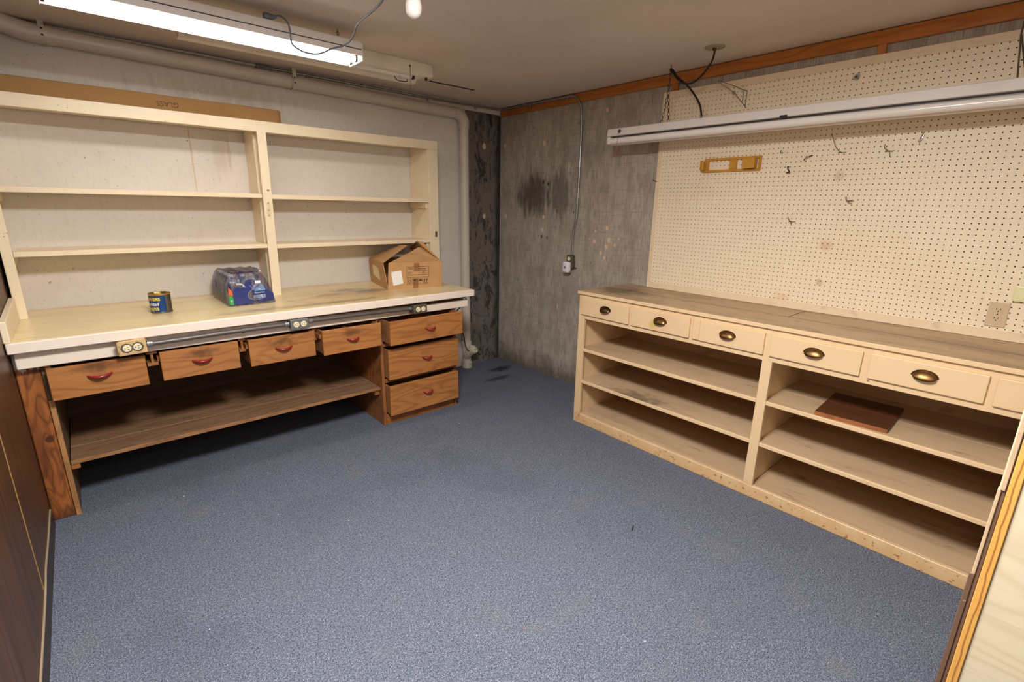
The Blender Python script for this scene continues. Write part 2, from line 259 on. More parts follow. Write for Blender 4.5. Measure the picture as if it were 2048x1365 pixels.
# clear shrink film over the bottles: mostly see-through, glossy, with crinkles and a haze of blue print
def film_mat():
    m = bpy.data.materials.new('clear_shrink_film'); m.use_nodes = True
    t = NT(m); t.co = t.n('ShaderNodeTexCoord').outputs['Object']
    b = t.t.nodes['Principled BSDF']; out = t.t.nodes['Material Output']
    b.inputs['Roughness'].default_value = .15
    f = t.fac(('noise', 0, (44, 44, 9), .42, .62, 1.0, {'detail': 4}))
    mx = t.n('ShaderNodeMix', data_type='RGBA'); t.put(mx.inputs['Factor'], f); t.put(mx.inputs['A'], lin((140, 130, 128))); t.put(mx.inputs['B'], lin((44, 54, 104)))
    t.put(b.inputs['Base Color'], mx.outputs['Result'])
    nz = t.n('ShaderNodeTexNoise', {'Vector': t.vec((40, 40, 22)), 'Scale': 1.0, 'Detail': 4.0})
    t.put(b.inputs['Normal'], t.n('ShaderNodeBump', {'Height': nz.outputs[0], 'Strength': .8, 'Distance': .01}).outputs[0])
    tr = t.n('ShaderNodeBsdfTransparent')
    t.put(out.inputs['Surface'], t.n('ShaderNodeMixShader', {0: .55, 1: tr.outputs[0], 2: b.outputs[0]}).outputs[0])
    return m
M['film'] = film_mat()

# ------------------------------------------------------------------ geometry helpers
class MB:
    def __init__(s): s.v = []; s.f = []
    def add(s, vs, fs):
        o = len(s.v); s.v += [tuple(x) for x in vs]; s.f += [tuple(i + o for i in f) for f in fs]; return s
    def box(s, a, b):
        x0, y0, z0 = [min(a[i], b[i]) for i in range(3)]; x1, y1, z1 = [max(a[i], b[i]) for i in range(3)]
        return s.add([(x0, y0, z0), (x1, y0, z0), (x1, y1, z0), (x0, y1, z0), (x0, y0, z1), (x1, y0, z1), (x1, y1, z1), (x0, y1, z1)],
                     [(0, 3, 2, 1), (4, 5, 6, 7), (0, 1, 5, 4), (1, 2, 6, 5), (2, 3, 7, 6), (3, 0, 4, 7)])
    def hexa(s, p):   # eight corners, bottom ring then top ring
        return s.add(p, [(0, 3, 2, 1), (4, 5, 6, 7), (0, 1, 5, 4), (1, 2, 6, 5), (2, 3, 7, 6), (3, 0, 4, 7)])
    def prism(s, poly, axis, a, b):   # 2-D polygon (the two other axes in order) extruded along axis
        def P(q, t): return {'X': (t, q[0], q[1]), 'Y': (q[0], t, q[1]), 'Z': (q[0], q[1], t)}[axis]
        n = len(poly)
        return s.add([P(q, a) for q in poly] + [P(q, b) for q in poly], [tuple(range(n))[::-1], tuple(range(n, 2 * n))] + [(i, (i + 1) % n, (i + 1) % n + n, i + n) for i in range(n)])
    def tube(s, path, r, n=10, caps=True):
        path = [Vector(p) for p in path]; o = len(s.v); m = len(path); nrm = None
        for i, p in enumerate(path):
            t = (path[min(i + 1, m - 1)] - path[max(i - 1, 0)]).normalized()
            if nrm is None:
                nrm = t.orthogonal().normalized()
            nrm = (nrm - t * nrm.dot(t)).normalized(); bi = t.cross(nrm)
            rr = r[i] if isinstance(r, (list, tuple)) else r
            for k in range(n):
                a = 2 * math.pi * k / n; s.v.append(tuple(p + (nrm * math.cos(a) + bi * math.sin(a)) * rr))
        for i in range(m - 1):
            for k in range(n):
                s.f.append((o + i * n + k, o + i * n + (k + 1) % n, o + (i + 1) * n + (k + 1) % n, o + (i + 1) * n + k))
        if caps: s.f.append(tuple(o + k for k in range(n))[::-1]); s.f.append(tuple(o + (m - 1) * n + k for k in range(n)))
        return s
    def lathe(s, prof, c=(0, 0, 0), n=24, axis='Z', cap=True):   # profile of (radius, height)
        o = len(s.v); m = len(prof)
        for r, h in prof:
            for k in range(n):
                a = 2 * math.pi * k / n; x, y = r * math.cos(a), r * math.sin(a)
                s.v.append({'Z': (c[0] + x, c[1] + y, c[2] + h), 'X': (c[0] + h, c[1] + x, c[2] + y), 'Y': (c[0] + y, c[1] + h, c[2] + x)}[axis])
        for i in range(m - 1):
            for k in range(n): s.f.append((o + i * n + k, o + i * n + (k + 1) % n, o + (i + 1) * n + (k + 1) % n, o + (i + 1) * n + k))
        if cap: s.f.append(tuple(o + k for k in range(n))[::-1]); s.f.append(tuple(o + (m - 1) * n + k for k in range(n)))
        return s
    def torus(s, c, R, r, ax1, ax2, n=12, k=6, stretch=1.0):
        c, ax1, ax2 = Vector(c), Vector(ax1), Vector(ax2); ax3 = ax1.cross(ax2); o = len(s.v)
        for i in range(n):
            a = 2 * math.pi * i / n; d = ax1 * math.cos(a) * stretch + ax2 * math.sin(a)
            for j in range(k):
                b = 2 * math.pi * j / k; s.v.append(tuple(c + d * R + (ax1 * math.cos(a) + ax2 * math.sin(a)) * r * math.cos(b) + ax3 * r * math.sin(b)))
        for i in range(n):
            for j in range(k): s.f.append((o + i * k + j, o + ((i + 1) % n) * k + j, o + ((i + 1) % n) * k + (j + 1) % k, o + i * k + (j + 1) % k))
        return s
    def sheet(s, pts, faces, th, d):   # polygons thickened along d
        d = Vector(d).normalized() * th; n = len(pts)
        s.add(pts, faces); s.add([Vector(p) + d for p in pts], [f[::-1] for f in faces])
        o = len(s.v) - 2 * n; cnt = {}
        for f in faces:
            for i in range(len(f)):
                e = (f[i], f[(i + 1) % len(f)]); cnt[e] = 1
        for (a, b) in list(cnt):
            if (b, a) not in cnt: s.f.append((o + b, o + a, o + a + n, o + b + n))
        return s
    def xform(s, fn): s.v = [tuple(fn(Vector(p))) for p in s.v]; return s
WO = {}
def link(name, mb, m, parent=None, origin=None, bevel=0.0, smooth=None, seg=1):
    if origin is None: origin = WO[parent.name] if parent is not None else Vector((0, 0, 0))
    origin = Vector(origin)
    me = bpy.data.meshes.new(name); me.from_pydata([tuple(Vector(p) - origin) for p in mb.v], [], mb.f); me.update()
    bm = bmesh.new(); bm.from_mesh(me); bmesh.ops.recalc_face_normals(bm, faces=bm.faces)
    if bevel:
        ed = [e for e in bm.edges if len(e.link_faces) == 2 and e.calc_face_angle(0) > .6]
        bmesh.ops.bevel(bm, geom=ed, offset=bevel, segments=seg, affect='EDGES', profile=.6, clamp_overlap=True)
    bm.to_mesh(me); bm.free()
    if smooth is not None: me.shade_smooth(); me.set_sharp_from_angle(angle=math.radians(smooth))
    me.materials.append(M[m] if isinstance(m, str) else m)
    o = bpy.data.objects.new(name, me); COL.objects.link(o)
    if parent is not None: o.parent = parent; o.location = origin - WO[parent.name]
    else: o.location = origin
    WO[o.name] = origin
    return o
def tag(o, label, cat, group=None):
    o['label'] = label; o['category'] = cat
    if group: o['group'] = group
    return o
def thing(name, label, cat, loc, group=None):
    o = bpy.data.objects.new(name, None); o.empty_display_size = .05; COL.objects.link(o); o.location = loc; WO[o.name] = Vector(loc)
    return tag(o, label, cat, group)
def single(name, mb, m, label, cat, group=None, **kw):
    xs, ys, zs = zip(*mb.v); org = ((min(xs) + max(xs)) / 2, (min(ys) + max(ys)) / 2, min(zs))
    return tag(link(name, mb, m, origin=org, **kw), label, cat, group)
def struct(name, mb, m, parent=None, **kw):
    o = link(name, mb, m, parent, **kw)
    if parent is None: o['kind'] = 'structure'
    return o
def text(s, size, bold=0.0, shear=0.0):
    cu = bpy.data.curves.new('t', 'FONT'); cu.body = s; cu.size = size; cu.offset = bold; cu.shear = shear; cu.align_x = 'CENTER'; cu.align_y = 'CENTER'; cu.resolution_u = 3
    ob = bpy.data.objects.new('t', cu); COL.objects.link(ob); bpy.context.view_layer.update()
    me = bpy.data.meshes.new_from_object(ob.evaluated_get(bpy.context.evaluated_depsgraph_get()))
    vs = [tuple(v.co) for v in me.vertices]; fs = [tuple(p.vertices) for p in me.polygons]
    bpy.data.objects.remove(ob); bpy.data.curves.remove(cu); bpy.data.meshes.remove(me)
    return vs, fs
def put_text(mb, s, size, fn, **kw):
    vs, fs = text(s, size, **kw); mb.add([fn(x, y) for x, y, z in vs], fs)
def arc(c, r, a0, a1, n, ax1, ax2):
    c, ax1, ax2 = Vector(c), Vector(ax1), Vector(ax2)
    return [c + ax1 * r * math.cos(a0 + (a1 - a0) * i / n) + ax2 * r * math.sin(a0 + (a1 - a0) * i / n) for i in range(n + 1)]
def spline(pts, n=6):
    P = [Vector(p) for p in pts]; out = []
    for i in range(len(P) - 1):
        a, b, c, d = P[max(i - 1, 0)], P[i], P[i + 1], P[min(i + 2, len(P) - 1)]
        for k in range(n):
            t = k / n
            out.append(.5 * ((2 * b) + (c - a) * t + (2 * a - 5 * b + 4 * c - d) * t * t + (3 * b - a - 3 * c + d) * t ** 3))
    return out + [P[-1]]
PI = math.pi

# ------------------------------------------------------------------ room shell
H = 2.36
YB = -5.6
struct('floor', MB().box((-3.55, YB, -.1), (.15, .15, 0)), 'carpet')
struct('ceiling', MB().add([], []).box((-3.55, YB, H), (-1.037, .15, H + .12)).box((-.63, YB, H), (.15, .15, H + .12)).box((-1.037, YB, H), (-.63, -.465, H + .12)).box((-1.037, -.418, H), (-.63, .15, H + .12)), 'ceiling')
struct('wall_back', MB().box((-3.55, 0, 0), (.15, .15, H)), 'backwall')
struct('wall_right', MB().box((0, YB, 0), (.15, 0, H)), 'concrete')
wl = struct('wall_left', MB().box((-3.55, YB, 0), (-3.412, 0, H)), 'groove')
link('joint_strip', MB().box((-3.4119, -1.456, .0), (-3.4005, -1.444, H)), 'batten', wl, bevel=.002)
ys = [0, -.16, -.365, -.57, -.80, -1.02, -1.235, -1.45, -1.66, -1.86, -2.06, -2.3, -2.55, -2.8, -3.05, -3.3, -3.6, -4.0, -4.4, -4.8, -5.2, YB]
for a, b in zip(ys, ys[1:]):
    link('plank', MB().box((-3.412, b + (.0065 if b == -1.45 else .0012), .0), (-3.402, a - (.0065 if a == -1.45 else .0012), H)), 'paneling', wl, bevel=.002)
struct('wall_rear', MB().box((-3.55, YB - .12, 0), (.15, YB, H)), 'ceiling')
struct('trim_1', MB().box((-.022, -5.5, 2.292), (0, -.0, 2.355)), 'orange', bevel=.002)
struct('trim_2', MB().box((-.020, -1.803, 2.20), (0, -1.760, 2.292)), 'orangez', bevel=.0015)
struct('trim_3', MB().box((-.020, -2.914, 2.20), (0, -2.876, 2.292)), 'orangez', bevel=.0015)
struct('trim_4', MB().box((-3.40, -.018, 2.305), (-.022, 0, H)), 'whitetrim', bevel=.002)
bb = struct('baseboard_left', MB().prism([(-3.402, 0), (-3.394, 0), (-3.397, .085), (-3.402, .088)], 'Y', YB, -.78), 'rubber')
pts = [(-3.398, -.80, .092), (-3.398, -1.1, .095), (-3.399, -1.3, .10), (-3.397, -1.42, .10), (-3.398, -1.55, .088), (-3.399, -1.9, .085), (-3.399, -2.6, .088), (-3.399, -4.5, .09)]
link('edge_strip', MB().tube(spline(pts), .0042, 6), 'gap', bb, smooth=40)
# end of the partition beside the doorway: lining boards stand on its end face
XF = -1.95
wf = struct('wall_front', MB().box((XF + .012, -3.84, 0), (0, -3.7222, H)), 'jamb')
link('panel', MB().box((XF, -3.86, 0), (XF + .012, -3.748, H)), 'jamb', wf, bevel=.001)
link('board', MB().box((XF - .003, -3.7475, 0), (XF + .012, -3.7325, H)), 'rawedge', wf, bevel=.001)
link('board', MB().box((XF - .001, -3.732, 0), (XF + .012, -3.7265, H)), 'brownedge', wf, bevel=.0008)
link('strip', MB().box((XF - .004, -3.7305, 1.042), (XF + .012, -3.7235, H)), 'cabshelf', wf, bevel=.0008)
link('strip', MB().box((XF - .003, -3.7262, .866), (XF + .012, -3.7212, 1.042)), 'cabshelf', wf, bevel=.0008)
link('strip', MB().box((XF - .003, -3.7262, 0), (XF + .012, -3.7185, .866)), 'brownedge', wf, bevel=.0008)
# ceiling slot
v = thing('ceiling_vent', 'long narrow dark slot vent in the ceiling near the bare concrete corner', 'vent', (-.834, -.44, H - .003))
link('frame', MB().box((-1.043, -.470, H - .003), (-.624, -.463, H - .0002)).box((-1.043, -.420, H - .003), (-.624, -.413, H - .0002)).box((-1.043, -.463, H - .003), (-1.036, -.42, H - .0002)).box((-.631, -.463, H - .003), (-.624, -.42, H - .0002)), 'ceiling', v)
link('duct', MB().box((-1.036, -.4628, H + .0008), (-.631, -.4202, H + .06)), 'dark', v)
link('louvre', MB().box((-1.036, -.444, H - .0012), (-.631, -.4425, H + .0007)), 'rubber', v)

# ------------------------------------------------------------------ workbench on the back wall
wb = thing('workbench', 'long wooden workbench with a yellowed top and seven half-open drawers', 'workbench', ORI)
XL, XR, YF, ZT = -3.397, -.944, -.852, .912
link('top', MB().box((XL, YF + .018, .866), (XR, -.001, ZT)), 'yellowed', wb, bevel=.002)
for a, b in ((XL, -1.432), (-1.430, XR)): link('front_edge', MB().box((a, YF, .865), (b, YF + .0178, ZT - .0005)), 'cream_lt', wb, bevel=.003)
link('apron', MB().hexa([(-3.385, -.80, .782), (-.968, -.80, .780), (-.968, -.755, .780), (-3.385, -.755, .782), (-3.385, -.80, .864), (-.968, -.80, .830), (-.968, -.755, .830), (-3.385, -.755, .864)]), 'cream_lt', wb, bevel=.003)
link('rear_rail', MB().box((-3.38, -.745, .80), (-.97, -.70, .865)), 'wood', wb)
link('post', MB().box((-3.400, -.742, 0), (-3.317, -.655, .866)), 'post', wb, bevel=.004)
link('side_panel', MB().box((-3.316, -.748, 0), (-3.297, -.03, .78)), 'plypanel', wb, bevel=.001)
link('side_panel_edge', MB().box((-3.3165, -.752, 0), (-3.2965, -.7482, .605)), 'plyedge', wb, bevel=.001)
link('back_panel', MB().box((-3.296, -.026, .25), (-1.672, -.004, .86)), 'darkwood', wb)
link('cleat', MB().box((-3.296, -.735, .235), (-3.262, -.04, .262)), 'wood', wb, bevel=.002)
link('cleat', MB().box((-1.708, -.72, .222), (-1.674, -.04, .262)), 'wood', wb, bevel=.002)
link('shelf_edge', MB().box((-3.293, -.737, .262), (-1.673, -.7345, .2815)), 'shelfedge', wb, bevel=.0008)
for a, b, m in ((-.734, -.55, 'shelfwood'), (-.548, -.34, 'shelfwood'), (-.338, -.03, 'shelfwood')):
    link('shelf_board', MB().box((-3.293, a, .262), (-1.673, b, .281 - (.001 if a < -.6 else .002 * (b + .5)))), m, wb, bevel=.0015)
single('edge_board', MB().hexa([(-3.401, -.845, ZT), (-3.378, -.845, ZT), (-3.378, -.30, ZT), (-3.401, -.30, ZT), (-3.401, -.845, 1.005), (-3.378, -.845, 1.005), (-3.378, -.30, 1.030), (-3.401, -.30, 1.030)]), 'cream', 'cream board standing on edge at the left end of the workbench', 'board', bevel=.003)
# drawer stack carcass
link('carcass_side', MB().box((-1.672, -.765, 0), (-1.650, -.03, .80)), 'woodz', wb, bevel=.002)
link('carcass_side', MB().box((-1.078, -.765, 0), (-1.057, -.03, .80)), 'woodz', wb, bevel=.002)
link('kick_board', MB().box((-1.650, -.760, 0), (-1.078, -.742, .075)), 'wood', wb, bevel=.002)
link('rail', MB().box((-1.650, -.762, .572), (-1.078, -.70, .597)), 'wood', wb, bevel=.001)
link('rail', MB().box((-1.650, -.762, .312), (-1.078, -.70, .338)), 'wood', wb, bevel=.001)
link('carcass_back', MB().box((-1.650, -.05, 0), (-1.078, -.03, .79)), 'darkwood', wb)
for xc, w in ((-3.345 + .055, .02), (-2.908, .046), (-2.4985, .034), (-2.1015, .026), (-1.69, .02)):
    r = link('runner', MB().box((xc - w / 2, -.775, .762), (xc + w / 2, -.10, .781)).box((xc - .006, -.772, .715), (xc + .006, -.10, .762)).box((xc - w / 2, -.776, .700), (xc + w / 2, -.10, .716)), 'wood', wb, bevel=.001)
def bow(c, w=.085, out=.026, r=.0065):
    x, y, z = c; P = []
    for i in range(13):
        t = i / 12; P.append((x - w / 2 + w * t, y - out * math.sin(PI * t) ** .6, z - .006 * math.sin(PI * t)))
    return MB().tube(P, [r * (.75 + .55 * math.sin(PI * i / 12)) for i in range(13)], 8)
drs = [(-3.297, -2.938, -.816, .618, .770, .5), (-2.879, -2.523, -.803, .618, .770, .5), (-2.477, -2.117, -.824, .617, .770, .5), (-2.086, -1.708, -.868, .618, .771, .5),
       (-1.662, -1.089, -.902, .612, .774, .5), (-1.648, -1.079, -.830, .349, .566, .5), (-1.648, -1.081, -.828, .085, .303, .5)]
for i, (x0, x1, y, z0, z1, _) in enumerate(drs):
    f = link('drawer', MB().box((x0, y, z0), (x1, y + .019, z1)), 'drawer', wb, bevel=.0025)
    d = .40; xa, xb = x0 + .003, x1 - .003; zt = z1 - .006
    side = MB().box((xa, y + .0192, z0 + .008), (xa + .012, y + d, zt)).box((xb - .012, y + .0192, z0 + .008), (xb, y + d, zt)).box((xa + .012, y + d - .012, z0 + .008), (xb - .012, y + d, zt - .01)).box((xa + .012, y + .0192, z0 + .008), (xb - .012, y + d - .012, z0 + .016))
    link('drawer_box', side, 'inside', f)
    if i in (3, 4):
        xm = (x0 + x1) / 2 - .02; link('divider', MB().box((xm - .005, y + .0195, z0 + .016), (xm + .005, y + d - .0125, zt - .004)), 'wood', f)
    if i < 4 and i != 0:
        link('side_cleat', MB().box((x0 - .009, y + .03, z0 + .10), (x0 + .0028, y + d, z0 + .125)), 'wood', f)
    hx, hz = hand[i]
    link('handle', bow((hx, y + .001, hz), .088 if i < 3 else .075), 'red', f, smooth=60)

# ------------------------------------------------------------------ shelving on the bench
su = thing('shelving_unit', 'cream painted open shelving unit standing on the workbench against the white wall', 'shelves', (-2.12, -.14, ZT))
YS = -.284
link('top_rail', MB().box((-3.40, YS, 1.922), (-.872, YS + .02, 1.985)), 'cream', su, bevel=.002)
link('top_board', MB().box((-3.40, YS + .021, 1.945), (-.872, -.004, 1.965)), 'cream', su)
link('upright', MB().box((-3.388, YS, ZT), (-3.347, YS + .02, 1.9215)), 'cream', su, bevel=.002)
link('upright', MB().hexa([(-2.180, YS - .002, ZT), (-2.124, YS - .002, ZT), (-2.124, YS + .02, ZT), (-2.180, YS + .02, ZT), (-2.166, YS - .002, 1.985), (-2.114, YS - .002, 1.985), (-2.114, YS + .02, 1.985), (-2.166, YS + .02, 1.985)]), 'cream', su, bevel=.002)
link('upright', MB().box((-.958, YS, ZT), (-.874, YS + .02, 1.9215)), 'cream', su, bevel=.002)
link('end_panel', MB().box((-.958, YS + .0202, ZT), (-.94, -.004, 1.944)), 'cream', su)
link('end_panel', MB().box((-3.388, YS + .0202, ZT), (-3.37, -.004, 1.944)), 'cream', su)
link('divider', MB().box((-2.172, -.20, ZT), (-2.150, -.004, 1.944)), 'cream', su)
link('hinge_leaf', MB().box((-.912, YS - .003, 1.262), (-.892, YS - .0002, 1.305)).box((-.905, YS - .006, 1.270), (-.899, YS - .003, 1.295)), 'grey_tube', su, bevel=.001)
for z in (1.559, 1.249):
    link('shelf', MB().box((-3.345, YS + .002, z - .026), (-2.176, -.004, z)), 'cream', su, bevel=.0015)
    link('shelf', MB().box((-2.120, YS + .002, z - .025 - .006), (-.9585, -.004, z - .004)), 'cream', su, bevel=.0015)
    link('shelf_cleat', MB().box((-.976, YS + .03, z - .075), (-.9585, -.01, z - .032)), 'cream', su, bevel=.001)
    link('shelf_cleat', MB().box((-3.3695, YS + .03, z - .07), (-3.35, -.01, z - .027)), 'cream', su, bevel=.001)

# ------------------------------------------------------------------ conduit and outlets along the bench front
def outlet_box(x, z, m, label, ang):
    y0, y1 = -.875, -.802
    t = thing('electrical_outlet', label, 'outlet', (x, y1, z), 'outlet boxes along the workbench front')
    w, h = (.102, .060) if m != 'tan_box' else (.112, .070)
    def rot(p):
        d = p - Vector((x, 0, z)); a = math.radians(ang)
        return Vector((x + d.x * math.cos(a) - d.z * math.sin(a), p.y, z + d.x * math.sin(a) + d.z * math.cos(a)))
    link('box', MB().box((x - w / 2 + .004, y0 + .012, z - h / 2 + .003), (x + w / 2 - .004, y1, z + h / 2 - .003)).xform(rot), m, t, bevel=.004)
    link('cover', MB().box((x - w / 2, y0, z - h / 2), (x + w / 2, y0 + .012, z + h / 2)).xform(rot), m, t, bevel=.005, seg=2)
    for s in (-1, 1):
        cx = x + s * .020
        fc = link('receptacle', MB().lathe([(.0165, 0), (.0165, -.003), (.0155, -.004)], (cx, y0, z), 20, 'Y').xform(rot), 'ivory', t, smooth=30)
        link('slot', MB().box((cx + .001, y0 - .0046, z + .0045), (cx + .0085, y0 - .0038, z + .0067)).box((cx + .001, y0 - .0046, z - .0067), (cx + .0085, y0 - .0038, z - .0045)).lathe([(.0026, -.0046), (.0026, -.0038)], (cx - .0075, y0, z), 8, 'Y').xform(rot), 'dark', fc)
    link('screw', MB().lathe([(.003, 0), (.003, -.0015)], (x, y0, z), 8, 'Y').xform(rot), 'steel', t)
    if m == 'tan_box':
        oc = MB()
        for s in (-1, 1):
            cx = x + s * .0215; oc.lathe([(.024, 0), (.024, -.0015)], (cx, y0 + .0005, z), 8, 'Y')
        link('dark_plate', oc.xform(rot), 'grey_tube', t)
outlet_box(-2.982, .832, 'tan_box', 'tan flaking outlet box at the left end of the bench conduit', 2)
outlet_box(-2.210, .835, 'grey_box', 'grey outlet box in the middle of the bench conduit', 0)
outlet_box(-1.416, .826, 'olive_box', 'dark olive outlet box below the cardboard box', 0)
for a, b, z0, z1, lab in ((-2.926, -2.264, .831, .837, 'grey conduit run between the tan outlet box and the grey one'), (-2.156, -1.470, .840, .832, 'grey conduit run between the grey outlet box and the olive one')):
    t = thing('conduit', lab, 'conduit', ((a + b) / 2, -.83, z0 - .012), 'conduit runs along the workbench front')
    link('pipe', MB().tube([(a, -.845, z0), ((a + b) / 2, -.845, (z0 + z1) / 2 + .002), (b, -.845, z1)], .0115, 12), 'grey_tube', t, smooth=40)
    for q, z in ((a + .012, z0), (b - .012, z1)):
        link('connector', MB().lathe([(.0135, -.010), (.0155, -.008), (.0155, .002), (.0135, .004), (.0135, .014)], (q, -.845, z), 12, 'X'), 'steel', t, smooth=30)
    link('strap', MB().lathe([(.0128, -.006), (.0128, .006)], ((a * .35 + b * .65), -.845, z0 * .35 + z1 * .65 + .001), 12, 'X', cap=False).box((a * .35 + b * .65 - .006, -.834, z0 - .014), (a * .35 + b * .65 + .006, -.801, z0 - .010)), 'grey_tube', t)
single('cable', MB().tube(spline([(-1.36, -.806, .838), (-1.25, -.812, .842), (-1.12, -.812, .846), (-1.0, -.80, .850), (-.955, -.74, .80), (-.955, -.5, .60), (-.75, -.25, .46), (-.57, -.17, .38), (-.535, -.16, .27), (-.50, -.15, .205), (-.445, -.135, .178), (-.42, -.10, .17)], 5), .0042, 6), 'black', 'thin black cable from the olive outlet box down to the pipe fitting', 'cable', smooth=60)

# ------------------------------------------------------------------ drain pipe along the wall
dp = thing('drain_pipe', 'white painted drain pipe along the wall top, turning down beside bare concrete', 'pipe', (-.455, -.055, 0))
R = .044
zc = lambda x: 2.303 - (x + 3.07) * .0195
hp = [(-3.06, -.065, zc(-3.06)), (-2, -.062, zc(-2)), (-.53, -.058, zc(-.53))]
link('horizontal_pipe', MB().tube(hp, R - .003, 24), 'pipe', dp, smooth=40)
link('elbow', MB().tube([(-.56, -.058, zc(-.53))] + [(-.53 + .075 * math.sin(a), -.058, zc(-.53) - .075 + .075 * math.cos(a)) for a in [PI / 2 * i / 8 for i in range(9)]] + [(-.455, -.057, zc(-.53) - .11)], R + .002, 24), 'pipe', dp, smooth=40)
link('vertical_pipe', MB().tube([(-.455, -.056, zc(-.53) - .10), (-.452, -.054, 1.2), (-.440, -.054, .02)], R - .003, 24), 'pipe', dp, smooth=40)
link('elbow', MB().tube([(-3.03, -.065, zc(-3.05)), (-3.10, -.066, zc(-3.1)), (-3.14, -.07, zc(-3.1) + .004), (-3.18, -.082, zc(-3.1) + .012), (-3.25, -.11, zc(-3.1) + .028), (-3.398, -.18, 2.33)], [R + .002] * 3 + [R + .001] * 3, 24), 'pipe', dp, smooth=40)
for x in (-3.062, -1.85):
    z = zc(x); sp = MB()
    o = arc((x, -.064, z), R + .003, -PI * .9, PI * .12, 14, (0, 1, 0), (0, 0, 1))
    o = [Vector((x, -.108, H - .001)), Vector((x, -.108, z))] + o
    for dx in (-.012, .012): pass
    vs = [(p.x - .012, p.y, p.z) for p in o] + [(p.x + .012, p.y, p.z) for p in o]; n = len(o)
    sp.sheet(vs, [(i, i + 1, i + 1 + n, i + n) for i in range(n - 1)], .0015, (0, -.3, -1))
    s_ = link('strap', sp, 'strap', dp, smooth=40)
    for dz in (.02, -.01): link('bolt', MB().lathe([(.005, 0), (.005, -.003)], (x, -.1095, z + dz), 6, 'Y'), 'dark', s_)
link('cleanout_wye', MB().tube([(-.440, -.054, .11), (-.455, -.10, .15), (-.435, -.15, .195)], [R + .001, R - .004, R - .006], 20), 'fitting', dp, smooth=40)
link('hub', MB().lathe([(R + .006, 0), (R + .006, .055), (R + .001, .058)], (-.440, -.054, .0), 24), 'fitting', dp, smooth=30)
link('hub', MB().lathe([(R + .004, 0), (R + .004, .05), (R, .052)], (-.442, -.054, .21), 24), 'fitting', dp, smooth=30)
link('plug', MB().tube([(-.437, -.146, .19), (-.431, -.160, .206)], R, 20).tube([(-.432, -.159, .204), (-.426, -.172, .220)], .018, 4), 'fitting', dp, smooth=30)

# ------------------------------------------------------------------ thin steel conduit round the ceiling edge and down the concrete
cc = thing('ceiling_conduit', 'thin galvanized conduit run at the ceiling edge, bending down bare concrete', 'conduit', (-.97, -.02, 1.13))
link('tube', MB().tube(spline([(-3.2, -.032, 2.352), (-2.4, -.032, 2.350), (-2.06, -.03, 2.347)], 4), .008, 8), 'strap', cc, smooth=50)
P = [(-1.97, -.03, 2.346), (-1.2, -.028, 2.342), (-.5, -.028, 2.341), (-.12, -.03, 2.345)]
P = P + [(-.055, -.035, 2.347), (-.032, -.06, 2.347), (-.030, -.12, 2.346), (-.030, -.45, 2.344), (-.030, -.80, 2.343)]
P += [(-.030, -.89, 2.342), (-.030, -.94, 2.325), (-.026, -.975, 2.285), (-.018, -.988, 2.235), (-.016, -.997, 2.05), (-.016, -.998, 1.70), (-.016, -.992, 1.47), (-.017, -.985, 1.40), (-.017, -.968, 1.32), (-.017, -.964, 1.25), (-.018, -.966, 1.135)]
link('tube', MB().tube(spline(P, 6), .0088, 10), 'steel', cc, smooth=50)
link('junction_box', MB().box((-2.062, -.052, 2.322), (-1.968, -.018, 2.356)), 'grey_box', cc, bevel=.008, seg=2)
for x in (-1.74, -.79, -.31): link('clip', MB().box((x - .006, -.042, 2.318), (x + .006, -.018, 2.352)), 'steel', cc, bevel=.002)
for y in (-.43, -.86): link('clip', MB().box((-.042, y - .006, 2.315), (-.022, y + .006, 2.352)), 'steel', cc, bevel=.002)
wo = thing('wall_outlet', 'small dark outlet box on the bare concrete at the conduit foot', 'outlet', (-.02, -.955, 1.02))
link('box', MB().box((-.042, -.988, 1.015), (-.0005, -.925, 1.128)), 'olive_box', wo, bevel=.004)
rc = link('receptacle', MB().lathe([(.0165, 0), (.0165, -.003)], (-.042, -.956, 1.098), 20, 'X'), 'ivory', wo, smooth=30)
link('slot', MB().box((-.0456, -.950, 1.099), (-.0448, -.948, 1.106)).box((-.0456, -.964, 1.099), (-.0448, -.962, 1.106)).lathe([(.0025, -.0036), (.0025, -.003)], (-.042, -.956, 1.092), 8, 'X'), 'dark', rc)
nl = thing('night_light', 'white rounded plug-in night light on the small concrete wall outlet', 'night light', (-.06, -.955, .985))
link('body', MB().box((-.088, -.988, .985), (-.0425, -.922, 1.076)), 'nightwhite', nl, bevel=.018, seg=4, smooth=50)
link('sensor', MB().lathe([(.010, 0), (.009, -.002)], (-.088, -.955, 1.030), 16, 'X'), 'grey_lens', nl, smooth=30)
single('wall_nail', MB().tube([(-.0005, -1.004, 1.022), (-.03, -1.012, 1.026), (-.045, -1.012, 1.03)], .0035, 6), 'dark', 'black nail stub in the concrete right of the night light', 'nail')

# ------------------------------------------------------------------ lights
f1 = thing('fluorescent_light', 'lit two-tube fluorescent strip light hanging above the workbench', 'light', (-2.45, -1.03, 2.36))
link('housing', MB().box((-3.058, -1.100, 2.268), (-1.842, -.965, 2.306)), 'fixture', f1, bevel=.004)
link('tray', MB().prism([(-1.1005, 2.2655), (-.955, 2.2655), (-.960, 2.256), (-1.080, 2.256), (-1.090, 2.240), (-1.0945, 2.240)], 'X', -3.058, -1.842), 'fixture', f1)
link('reflector', MB().sheet([(-3.058, -.966, 2.27), (-1.842, -.966, 2.27), (-1.842, -.925, 2.246), (-3.058, -.925, 2.246), (-1.842, -.918, 2.226), (-3.058, -.918, 2.226)], [(0, 1, 2, 3), (3, 2, 4, 5)], .0015, (0, 1, .6)), 'fixture', f1)
link('seam', MB().box((-3.058, -1.1012, 2.2655), (-1.842, -1.0985, 2.2685)), 'dark', f1)
